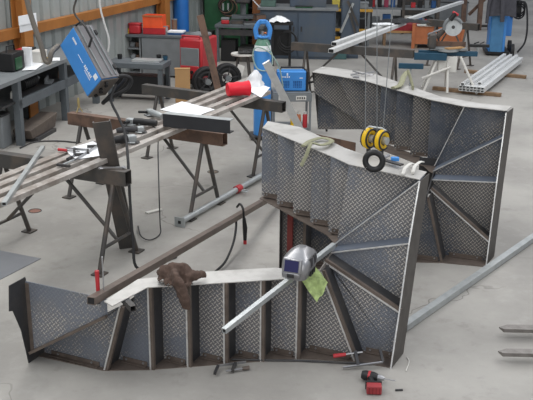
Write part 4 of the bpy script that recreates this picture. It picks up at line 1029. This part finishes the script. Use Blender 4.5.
# leaning bars against the wall
for i, (x0_, y0_, x1_, y1_, lb, m_) in enumerate(((164, 45, 152, -25, 'dark bar leaning on the wall between the brownish bar and the pale grey bar', M_BEAM), (158, 42, 146, -25, 'brownish bar leaning on the wall, leftmost of the group by the blue bottle', M_RUST), (170, 46, 160, -25, 'pale grey bar leaning on the wall just left of the blue bottle', M_GREY), (196, 40, 186, -25, 'thin pale bar leaning between the blue bottle and the green cupboard', M_GALV))):
    A = at(x0_, y0_, .02); B = aty(x1_, y1_, A.y + .25); tag(MB().bar(A, B, .07 if i != 3 else .04, .04).build('steel_bar', m_), lb, 'steel bar', 'bars leaning on the wall')
# green cupboard and press
P = at(226, 48, 0)
t = thing('tool_cupboard', 'tall dark green steel cupboard at the back', 'cupboard', P, -.05)
MB().box((0, .18, 1.0), (.95, .36, 2.0)).build('body', M_GREEN, t, True, .01)
for x_ in (-.235, .235):
    d_ = MB().box((x_, -.012, 1.0), (.46, .02, 1.9)).build('door', M_GREEN, t, True, .006); MB().box((x_ - math.copysign(.18, x_), -.035, .9), (.03, .03, .16)).build('handle', M_GALV, d_, True)
Mg = fwd(P, -.05)
t = thing('cable_bunch', 'bunch of brown leads hanging on the green cupboard door', 'cable', Mg @ V(0, -.08, .75))
for k in range(4): MB().torus(Mg @ V(-.02 + .03 * k, -.07, .95 - .02 * k), .14 + .015 * k, .014, (.1 * k - .2, 1, .1), 22, 6).build('loop', M_RUST if k % 2 else M_BLACK, t)
P = at(240, 62, 0)
t = thing('work_table', 'cluttered grey steel table with a lattice edge left of the tall blue bottle', 'table', P, -.15); Mt = fwd(P, -.15)
MB().box((0, .2, .72), (1.0, .6, .05)).build('tabletop', M_BENCH, t, True)
for x_ in (-.45, .45):
    for y_ in (-.05, .45): MB().box((x_, y_, .35), (.06, .06, .70)).build('leg', M_BENCH, t, True)
MB().box((0, -.05, .60), (.95, .03, .12)).build('apron', M_DARK, t, True)
item('vice', 'small red vice on the cluttered grey table', 'vice', Mt @ V(-.32, .1, .746), (.16, .14, .09), M_RED, 0, None, .02, M_GREY, 'jaw', .04)
for i, (x_, y_, sx, sz, m_, lb) in enumerate(((-.1, .2, .25, .06, M_BEAM, 'dark clamp block in the middle of the cluttered table'), (.2, .1, .3, .05, M_GREY, 'grey slab at the front right of the cluttered table'), (.35, .3, .2, .18, M_RUST, 'rusty block at the right end of the cluttered table'))):
    item('steel_block', lb, 'block', Mt @ V(x_, y_, .746), (sx, .2, sz), m_, .2 * i, 'blocks on the cluttered table', .006, M_DARK, 'cap', .015)
P = at(243, 80, 0)
t = thing('stool', 'low stand with a round pale top and dark rag, left of the blue bottle', 'stand', P)
MB().lathe([(.001, .46), (.22, .46), (.22, .49), (.001, .49)], P, 22).build('seat', M_CREAM, t)
for k in range(4): MB().tube([P + V(.18 * math.cos(k * PI / 2 + .7), .18 * math.sin(k * PI / 2 + .7), .0), P + V(.12 * math.cos(k * PI / 2 + .7), .12 * math.sin(k * PI / 2 + .7), .46)], .018, 8).build('leg', M_BEAM, t)
def ragf(c, rx, ry, hz):
    def fn(a, b): 
        x_, y_ = (a - .5) * 2, (b - .5) * 2; rr = min(1, math.hypot(x_, y_)); q = c + V(x_ * rx, y_ * ry, 0)
        return q + V(0, 0, hz * (1 - rr ** 2) + .05 * abs(noise.noise(q * 9)))
    return fn
tag(MB().sheet(14, 14, ragf(P + V(.06, -.04, .50), .15, .12, .06), .005).build('rag', M_BLACK), 'dark rag lying on the round pale stand', 'cloth')
P = at(232, 90, 0)
t = thing('wooden_block', 'upright wooden board beside the reels, under the dark rag stand', 'board', P)
MB().bar(P + V(.05, .02, .0), P + V(.16, .08, .42), .12, .03, V(0, -1, 0)).build('board', M_CREAM, t); MB().box(P + V(.05, .05, .02), (.2, .12, .04)).build('base', M_WOOD, t)
for i, (x_, y_, sx, sz, m_, lb) in enumerate(((-.25, .2, .3, .4, M_BLACK, 'added black box darkening the left half under the cluttered table'), (.15, .2, .35, .28, M_BEAM, 'added dark box darkening the right half under the cluttered table'), (-.75, .25, .3, .55, M_DARK, 'added dark upright box darkening the floor left of the cluttered table'))):
    item('storage_box', lb, 'box', Mt @ V(x_, y_, .001), (sx, .35, sz), m_, -.15, None, .01, M_BLACK)  # dark boxes added to darken the floor under and beside the table
P = at(250, 46, 0)
t = thing('parts_rack', 'tall black parts rack right of the green cupboard', 'rack', P)
for x_ in (-.3, .32): 
    for y_ in (0, .3): MB().box(P + V(x_, y_, .95), (.05, .05, 1.9)).build('post', M_BLACK, t)
for z_ in (.1, .5, .85, 1.15, 1.45): MB().box(P + V(.01, .15, z_), (.66, .36, .03)).build('shelf', M_DARK, t)
MB().box(P + V(.01, .33, .95), (.66, .02, 1.9)).build('back_panel', M_BLACK, t)
for i, (x_, z_, w_, h_, m_, lb) in enumerate(((-.15, .866, .2, .16, M_RUST, 'rusty part on the third shelf of the black parts rack'), (.14, .866, .18, .2, M_GREY, 'grey part on the third shelf of the black parts rack'), (-.12, 1.166, .26, .14, M_GREY, 'grey part on the fourth shelf of the black parts rack'), (.16, 1.166, .16, .2, M_BEAM, 'dark part on the fourth shelf of the black parts rack'), (0, 1.466, .36, .16, M_WOOD, 'wooden box on the top shelf of the black parts rack'), (-.1, .516, .3, .2, M_BEAM, 'dark part on the second shelf of the black parts rack'))):
    item('machine_part', lb, 'machine part', P + V(x_, .13, z_), (w_, .2, h_), m_, .1 * (i % 3), 'parts on the black rack', .02, M_DARK, 'cap', .02)
# rusty column and dark machine by bottle
tag(MB().box(at(263, 47, 0) + V(-.15, 0, 1.1), (.18, .14, 2.2)).build('steel_column', M_OCHRE if False else mat('brown_column', (120, 76, 44), .7)), 'brown upright column behind the tall blue gas bottle', 'column')
P = at(243, 57, 0)
t = thing('pillar_drill', 'dark grey pillar drill machine behind the cluttered table', 'machine', P)
MB().box(P + V(0, 0, .05), (.5, .4, .1)).build('base', M_DARK, t); MB().tube([P + V(0, .1, .1), P + V(0, .1, 1.5)], .06, 12).build('column', M_GREY, t)
MB().box(P + V(0, -.05, 1.28), (.3, .5, .3)).build('head', M_DARK, t, bevel=.03); MB().box(P + V(0, -.1, .85), (.45, .35, .05)).build('table', M_BENCH, t)
MB().tube([P + V(.15, -.15, 1.25), P + V(.35, -.25, 1.05)], .014, 8).build('lever', M_CHROME, t)
for i in range(0): tag(MB().bar(at(236 + i * 4, 48, .7) + V(0, .1, .1 + .2 * i), at(252 + i * 2, 47, .7) + V(0, .1, .13 + .2 * i), .06, .04).build('steel_bar', M_BEAM), ['lowest', 'second lowest', 'second highest', 'highest'][i] + ' dark bar on the rack right of the green cupboard', 'steel bar', 'racked bars')
# stand with white rag between bottle and blue-grey cabinet
P = at(281, 66, 0)
t = thing('tool_stand', 'black tool stand with leads hanging behind the tall blue bottle', 'stand', P)
for x_ in (-.17, .17): MB().box(P + V(x_, 0, .42), (.05, .05, .84)).build('post', M_BLACK, t)
MB().box(P + V(0, 0, .84), (.45, .3, .04)).build('top', M_BLACK, t); MB().box(P + V(0, .1, .45), (.34, .1, .5)).build('back_panel', M_BLACK, t)
for k in range(3): MB().torus(P + V(.12, -.12, .55 - .03 * k), .16 + .02 * k, .014, (.3, 1, 0), 20, 6).build('lead', M_RUBBER, t)
tag(MB().sheet(14, 14, ragf(P + V(-.04, -.02, .87), .2, .14, .10), .005).build('rag', M_WHITE), 'white rag on the black tool stand behind the blue bottle', 'cloth')

# blue-grey cabinet row
M_BG = steel_material('blue_grey_cabinet', (72, 84, 98), (86, 90, 92), .55, .1, 2, .6)
P = at(297, 59, 0); 
t = thing('machine_cabinet', 'large scuffed blue-grey steel cabinet with a worktop at the back', 'cabinet', P, -.06); Mc = fwd(P, -.06)
MB().box((0, .4, .50), (1.55, .8, 1.0)).build('body', M_BG, t, True, .006)
MB().box((0, .38, 1.02), (1.65, .86, .04)).build('worktop', M_GREY, t, True)
for x_ in (-.38, .38): 
    d_ = MB().box((x_, -.012, .5), (.72, .02, .9)).build('door', M_BG, t, True, .004); MB().box((x_ - math.copysign(.3, x_), -.03, .62), (.03, .02, .1)).build('handle', M_DARK, d_, True)
P2_ = Mc @ V(1.08, .2, 0)
t = thing('machine_cabinet', 'narrow blue-grey cabinet with steel angles hooked on it, right of the large one', 'cabinet', P2_, -.06); Mc2 = fwd(P2_, -.06)
MB().box((0, .3, .7), (.38, .6, 1.4)).build('body', M_BG, t, True, .006); MB().box((0, -.012, .7), (.34, .02, 1.3)).build('door', M_BG, t, True)
for i, (x0_, z0_, x1_, z1_) in enumerate(((-.22, .55, .02, 1.15), (-.05, 1.2, .18, .7), (.0, .95, .15, .5))):
    tag(MB().angle(Mc2 @ V(x0_, -.05, z0_), Mc2 @ V(x1_, -.05, z1_), .05, .03, .006, (0, -1, 0)).build('steel_angle', M_GALV if i == 0 else M_BEAM), ['pale steel angle hooked on the narrow blue-grey cabinet', 'upper dark steel angle on the narrow blue-grey cabinet', 'lower dark steel angle on the narrow blue-grey cabinet'][i], 'steel angle', 'hooked angles')
item('machine_box', 'grey-blue control box on the worktop of the large cabinet', 'box', Mc @ V(.2, .4, 1.041), (.75, .4, .32), M_BG, -.06, None, .01, M_GREY)
item('storage_box', 'greenish box at the left end of the large cabinet worktop', 'box', Mc @ V(-.62, .3, 1.041), (.3, .3, .14), mat('dull_green', (80, 104, 96), .6), -.06, None, .01, M_BLACK)
item('tray', 'flat dark green tray at the front of the large cabinet worktop', 'tray', Mc @ V(.12, .08, 1.041), (.35, .14, .03), M_GREEN, -.06, None, .004, M_BLACK, 'rim', .01)
item('storage_box', 'teal steel chest on the floor between the large cabinet and the yellow cart', 'chest', at(333, 58, 0), (.55, .35, .3), mat('teal_chest', (62, 92, 92), .6), -.06, None, .01, mat('teal_chest', (0, 0, 0)))
# yellow-shelved cart
P = at(350, 46, 0)
t = thing('tool_cart', 'grey tool cart with yellow-edged shelves at the back', 'cart', P, -.08); My = fwd(P, -.08)
for z_ in (.18, .36, .80):
    s_ = MB().box((0, .3, z_), (.95 if z_ > .5 else .75, .6, .03)).build('shelf', M_GREY, t, True); MB().box((0, -.01, z_), (.96 if z_ > .5 else .75, .03, .06)).build('edge_strip', mat('ochre_yellow', (190, 146, 60), .6), s_, True)
for x_ in (-.4, .4): 
    for y_ in (.02, .55): MB().box((x_, y_, .4), (.05, .05, .8)).build('post', M_GREY, t, True)
MB().box((-.1, .5, .5), (.8, .03, .6)).build('back_panel', M_GREY, t, True)
for x_ in (-.35, .35): MB().lathe([(.001, -.02), (.06, -.02), (.06, .02), (.001, .02)], V(x_, .0, .06), 12, Matrix.Rotation(PI / 2, 3, 'Y')).build('wheel', M_RUBBER, t, True)
item('tool_box', 'grey toolbox on top of the yellow-edged cart', 'tool box', My @ V(.08, .25, .816), (.6, .3, .12), M_GREY, -.08, None, .02, M_GREY)
item('jerry_can', 'yellow canister at the left end of the yellow-edged cart', 'canister', My @ V(-.35, .3, .816), (.18, .16, .3), mat('dull_yellow', (196, 180, 84), .5), -.08, None, .02, M_BLACK, 'cap', .02)
item('storage_box', 'blue box on the lower shelf of the yellow-edged cart', 'box', My @ V(-.1, .25, .376), (.14, .2, .26), mat('dark_blue', (0, 0, 0)), -.08, None, .006, M_GREY)
item('storage_box', 'dark grinder case on the right of the yellow cart shelf', 'box', My @ V(.2, .2, .376), (.24, .2, .22), M_BLACK, -.08, None, .02, M_GREY)
# big shelf rack behind
P = at(398, 34, 0)
t = thing('shelf_rack', 'wide steel shelf rack packed with coloured bins at the top of the scene', 'shelf rack', P, -.1); Mr = fwd(P, -.1)
LR = 1.9
for x_ in (-LR / 2, .1, LR / 2):
    for y_ in (0, .6): MB().box((x_, y_, .95), (.07, .07, 1.9)).build('post', M_BEAM, t, True)
for z_ in (.2, .62, .98, 1.4): MB().box((0, .3, z_), (LR, .64, .05)).build('shelf', M_GREY, t, True)
random.seed(5)
colsn = [('blue', mat('dark_blue', (0, 0, 0))), ('red', M_RED), ('black', M_BLACK), ('white', M_CREAM), ('grey', M_GREY), ('pink', mat('pink', (150, 60, 84), .5))]
seq = [0, 1, 2, 5, 0, 2, 3, 1, 2, 4, 0, 2, 3]; ordn = ['first', 'second', 'third', 'fourth', 'fifth', 'sixth', 'seventh', 'eighth', 'ninth', 'tenth', 'eleventh', 'twelfth', 'thirteenth']
for row, (z_, h_) in enumerate(((.646, .2), (1.006, .2), (.226, .26))):
    for i in range(11 if row < 2 else 7):
        cn_, cm = colsn[seq[(i + row * 4) % 13]]
        w_ = .11 if row < 2 else .2
        x_ = -LR / 2 + .13 + i * (.165 if row < 2 else .26)
        if row < 2 and abs(x_ - .1) < .09: continue
        item('storage_bin', '%s bin on the %s shelf of the wide rack, %s place from the left' % (cn_, ['middle', 'upper', 'lowest'][row], ordn[i]), 'bin', Mr @ V(x_, .12, z_), (w_, .2, h_ * random.uniform(.6, 1)), cm, -.1, 'bins on the wide rack', .008, M_BLACK if i % 3 == 0 else None)
# orange and red crates at floor
P = at(437, 49, 0)
t = thing('pallet_crate', 'orange steel crate on the floor behind the mitre saw', 'crate', P, -.12); Mo = fwd(P, -.12)
m = MB()
for y_ in (0, .7): m.box((0, y_, .30), (1.1, .03, .40))
for x_ in (-.54, .54): m.box((x_, .35, .30), (.03, .7, .40))
m.box((0, .35, .11), (1.1, .7, .02)); m.build('body', M_ORANGE, t, True, .006)
for x_ in (-.54, .54): MB().box((x_, -.03, .28), (.07, .04, .56)).build('post', M_ORANGE, t, True)
for x_ in (-.48, .48): MB().box((x_, .35, .05), (.08, .7, .1)).build('runner', M_WOOD, t, True)
item('storage_box', 'greenish grey box standing in the orange crate', 'box', Mo @ V(-.15, .33, .121), (.45, .4, .42), mat('dull_green', (0, 0, 0)), -.12, None, .01, M_GREY)
item('steel_plate', 'white slab resting across the front of the orange crate', 'plate', Mo @ V(-.22, .0, .501), (.5, .1, .03), M_CREAM, -.12, None, .004, M_CREAM, 'ridge', .01)
P = at(400, 46, 0)
t = thing('pallet_crate', 'red crate on brown runners left of the orange crate', 'crate', P, -.1)
MB().box((0, .3, .42), (.8, .6, .16)).build('body', mat('crate_red', (130, 34, 42), .6), t, True, .01)
for x_ in (-.36, .36): MB().box((x_, .3, .17), (.06, .6, .34)).build('post', M_WOOD, t, True)
MB().box((0, 0, .32), (.8, .03, .05)).build('rail', M_CARD, t, True)
tag(MB().sheet(18, 12, ragf(at(398, 22, 1.0) + V(.1, .1, -.02), .5, .18, .06), .006).build('rag', M_BLACK), 'heap of dark cloth on the pale tubes, in front of the wide rack', 'cloth')

# pale tubes on far trestle
for i, (l, q, lb) in enumerate((((331, 51), (404, 23), 'nearest pale tube lying across the far trestle'), ((334, 44), (398, 21), 'middle pale tube lying across the far trestle'), ((392, 25), (462, 2), 'farther pale tube running up to the farthest trestle'))):
    tubes('square_tube', lb, 'square tube', at(*l, .93), at(*q, .93), .09, .06, M_ALU, 'pale tubes on the far trestles')
tag(MB().box(at(383, 24, .985), (.35, .2, .02), .3).build('paper_sheet', M_WHITE), 'white sheet lying across the pale tubes by the dark cloth heap', 'paper')

# ------------------------------------------------------------------ mitre saw on folding stand
P = at(445, 91, 0); ms = -.12
t = thing('saw_stand', 'pale folding stand with teal extension arms under the mitre saw', 'saw stand', P, ms); Ms = fwd(P, ms)
for x_, sx_ in ((-.32, -.06), (.0, .02), (.42, .1)):
    for y_ in (-.25, .25): MB().tube([V(x_ + sx_, y_, .015), V(x_ * .5, y_ * .4, .62)], .022, 8).build('leg', M_CREAM, t, True)
MB().tube([V(-.42, -.22, .25), V(.05, -.18, .45)], .022, 8).build('cross_rail', M_CREAM, t, True)
MB().box((0, 0, .48), (.32, .26, .28)).build('centre_box', M_CREAM, t, True, .02)
MB().box((0, 0, .66), (1.0, .10, .08)).build('beam', M_TEAL, t, True, .006)
MB().box((-.30, -.18, .62), (.55, .05, .12)).build('extension_arm', M_TEAL, t, True, .006)
MB().box((-.62, -.25, .46), (.42, .06, .09)).build('extension_arm', M_TEAL, t, True, .006)
MB().tube([V(-.62, -.25, .02), V(-.62, -.25, .42)], .016, 8).build('foot_bar', M_GALV, t, True)
MB().box((.52, .0, .80), (.34, .06, .05)).build('roller_support', M_BLACK, t, True, .01)
MB().tube([V(.5, 0, .66), V(.5, 0, .80)], .018, 8).build('support_post', M_GALV, t, True)
t = thing('mitre_saw', 'mitre saw with a round blade on the pale folding stand', 'mitre saw', Ms @ V(.0, 0, .701), ms)
MB().lathe([(.001, 0), (.19, 0), (.19, .05), (.001, .05)], (0, 0, 0), 22).build('turntable', M_GALV, t, True)
MB().box((0, .02, .035), (.62, .22, .05)).build('base', M_GREY, t, True, .01)
MB().box((0, .08, .10), (.6, .025, .09)).build('fence', M_RUST, t, True)
MB().box((-.28, .02, .16), (.14, .24, .26)).build('slide_housing', M_BEAM, t, True, .03)
for z_ in (.22, .28): MB().tube([V(-.1, .3, z_ + .05), V(-.36, -.1, z_)], .015, 8).build('slide_rod', M_CHROME, t, True)
bc = V(.06, 0, .40)
MB().lathe([(.001, -.003), (.15, -.003), (.15, .003), (.001, .003)], bc, 28, Matrix.Rotation(PI / 2 - .1, 3, 'X')).build('blade', M_GALV, t, True)
MB().lathe([(.001, -.008), (.03, -.008), (.03, .008), (.001, .008)], bc, 14, Matrix.Rotation(PI / 2 - .1, 3, 'X')).build('hub', M_DARK, t, True)
gd = MB(); pts = [bc + V(.15 * math.cos(a), -.0, .15 * math.sin(a)) for a in [PI * .15 + PI * .95 * i / 12 for i in range(13)]]
gd.tube(pts, .03, 8, flat=1.0, up=(0, 1, 0)); gd.build('blade_guard', M_GREY, t, True)
MB().tube([bc + V(-.06, -.02, .12), bc + V(.02, -.02, .24)], .04, 12).build('motor', M_BLACK, t, True)
MB().box(bc + V(.02, -.02, .23), (.12, .05, .05), R=Matrix.Rotation(.5, 3, 'Y')).build('handle', M_RED, t, True, .02)
MB().tube([bc + V(-.1, .05, 0), V(-.2, .08, .2)], .045, 10).build('arm', M_BEAM, t, True)
tag(MB().box(Ms @ V(.1, -.1, .765), (.34, .12, .02), ms + .6).build('wooden_strip', M_CARD), 'short wooden strip lying on the mitre saw table', 'wood strip')

# aluminium profile bundle on timbers
A, B = at(470, 92, .0), at(516, 62, 0); d = (B - A).normalized(); sd = V(d.y, -d.x, 0)
for i, (l, q, lb) in enumerate((((433, 88), (501, 95), 'near timber batten under the aluminium bundle'), ((465, 71), (526, 77), 'far timber batten under the aluminium bundle'))):
    t_ = tag(MB().bar(at(*l, .03), at(*q, .03), .09, .06).build('timber_batten', M_WOOD, bevel=.005), lb, 'timber', 'timber battens')
nm = ['one', 'two', 'three', 'four', 'five', 'six', 'seven']
C0 = at(471, 92, .062); D0 = at(512, 61, .062)
d = (D0 - C0).normalized(); sd = V(d.y, -d.x, 0)
for row in range(3):
    for k in range(7 if row < 2 else 3):
        o_ = (k - 3) * .062 + (.03 if row == 2 else 0) + (.06 if row == 2 else 0) * k; s0_ = (k * 37 % 5) * .05
        tag(MB().rhs(C0 + sd * o_ + d * (s0_ if row == 2 else .0) + V(0, 0, .025 + .047 * row), D0 + sd * o_ - d * (s0_ if row == 0 else 0) + V(0, 0, .025 + .047 * row), .056, .042, .004).build('aluminium_profile', M_ALU),
            'aluminium profile in the %s layer of the bundle, number %s from the left' % (['bottom', 'middle', 'top'][row], nm[k]), 'aluminium profile', 'bundled aluminium profiles')

# blue welder trolley with jacket at right
P = at(496, 56, 0); br = -.15
t = thing('welder', 'tall blue welding machine on black wheels with a jacket hung over it', 'welder', P, br, 'welding machines'); Mw = fwd(P, br)
MB().box((0, .35, .55), (.34, .62, 1.0)).build('case', M_BLUE, t, True, .015)
MB().box((-.02, .02, .50), (.26, .04, .85)).build('front_panel', mat('dusty_blue', (70, 120, 160), .6), t, True, .01)
MB().box((.25, .6, .70), (.16, .3, .66)).build('rear_tank', M_BLUE, t, True, .01)
MB().box((.02, .4, .06), (.5, .8, .06)).build('chassis', M_BLACK, t, True)
for y_ in (.05, .62): MB().lathe([(.001, -.035), (.13, -.035), (.13, .035), (.001, .035)], V(.33, y_, .13), 18, Matrix.Rotation(PI / 2, 3, 'Y')).build('wheel', M_RUBBER, t, True)
MB().tube(curve_pts([V(.3, .6, .9), V(.55, .5, 1.1), V(.62, .3, .7), V(.6, .2, .3), V(.45, .1, .08)], 6), .02, 8).build('hose', M_RUBBER, t, True)
MB().box((.38, .55, .95), (.22, .3, .35)).build('wire_feed_unit', M_BLACK, t, True, .02)
for k in range(3): MB().torus(V(.42, .35, 1.0 - .05 * k), .14, .016, (.6, 1, 0), 20, 6).build('lead', M_BLACK, t, True)
def jkf(a, b):
    z_ = 1.55 - b * .68; x_ = -.24 + a * .52 * (1 + .1 * b)
    q = V(x_, -.06 + .02 * math.sin(a * 16 + b * 3) - .03 * b, z_ - .06 * abs(a - .5))
    return Mw @ q
m = MB().sheet(22, 16, jkf, .012)
m.tube([Mw @ V(.02, -.1, 1.45), Mw @ V(.04, -.13, 1.1), Mw @ V(.05, -.12, .74)], 1, 12, [.07, .06, .05], .7)
m.tube([Mw @ V(-.2, -.08, 1.45), Mw @ V(-.25, -.1, 1.1), Mw @ V(-.26, -.08, .70)], 1, 12, [.06, .05, .045], .7)
for k, mm in ((0, m),): tag(mm.build('work_jacket', M_CLOTHG), 'dark grey work jacket hanging over the tall blue welding machine', 'jacket')
t = thing('gas_lance', 'dark post with reels behind the hanging jacket', 'post', Mw @ V(.2, 1.0, 0))
MB().box(Mw @ V(.2, 1.0, .8), (.08, .08, 1.6), br).build('post', M_BEAM, t); MB().torus(Mw @ V(.2, .93, 1.3), .16, .04, (0, 1, 0), 20, 8).build('reel', M_BLACK, t)
tag(MB().tube(curve_pts([at(484, 42, .012), at(476, 46, .012), at(474, 44, .25), at(479, 42, .3)], 5), .012, 8).build('floor_cable', M_BLACK), 'short black lead left of the tall blue welding machine', 'cable')

# racks of posts at the far right
P = at(474, 30, 0)
t = thing('bar_rack', 'brown steel rack of upright posts behind the farthest trestle', 'rack', P)
for x_ in (-.3, .12, .4): MB().box(P + V(x_, 0, .9), (.11, .11, 1.8)).build('post', M_RUST, t)
MB().bar(P + V(-.1, .3, .35), P + V(.8, .3, 1.3), .07, .07).build('diagonal', M_RUST, t); MB().bar(P + V(-.6, .2, 1.1), P + V(.9, .2, 1.1), .1, .08).build('rail', M_BEAM, t); MB().bar(P + V(-.3, .2, .08), P + V(.6, .2, .08), .1, .06).build('foot_rail', M_BEAM, t)
P = at(536, 22, 0)
t = thing('bar_rack', 'brown steel rack with crossing diagonals in the top right corner', 'rack', P)
for x_ in (-.8, .3): MB().box(P + V(x_, 0, 1.2), (.09, .09, 2.4)).build('post', M_RUST, t)
for a_, b_ in ((-.8, .9), (-.1, 1.6)): MB().bar(P + V(a_, 0, 2.0 if a_ < -.5 else 2.2), P + V(b_ - .4, 0, .25), .08, .06).build('diagonal', M_RUST, t)
MB().bar(P + V(-2.2, .1, .9), P + V(.6, .1, .95), .10, .06).build('rail', M_GREY, t)
for i, (px, py, w_, h_, m_, lb) in enumerate(((448, 10, 1.0, .5, M_GREY, 'grey machine block behind the farther pale tube'), (455, 2, .4, .55, mat('dark_blue', (0, 0, 0)), 'dark blue drum cabinet at the top edge above the mitre saw'), (420, 6, 1.0, .7, M_BEAM, 'dark cupboard at the top edge right of the wide rack'))):
    item('floor_cabinet', lb, 'cabinet', at(px, py + 10, 0), (w_, .5, h_), m_, -.1, None, .02, M_DARK)
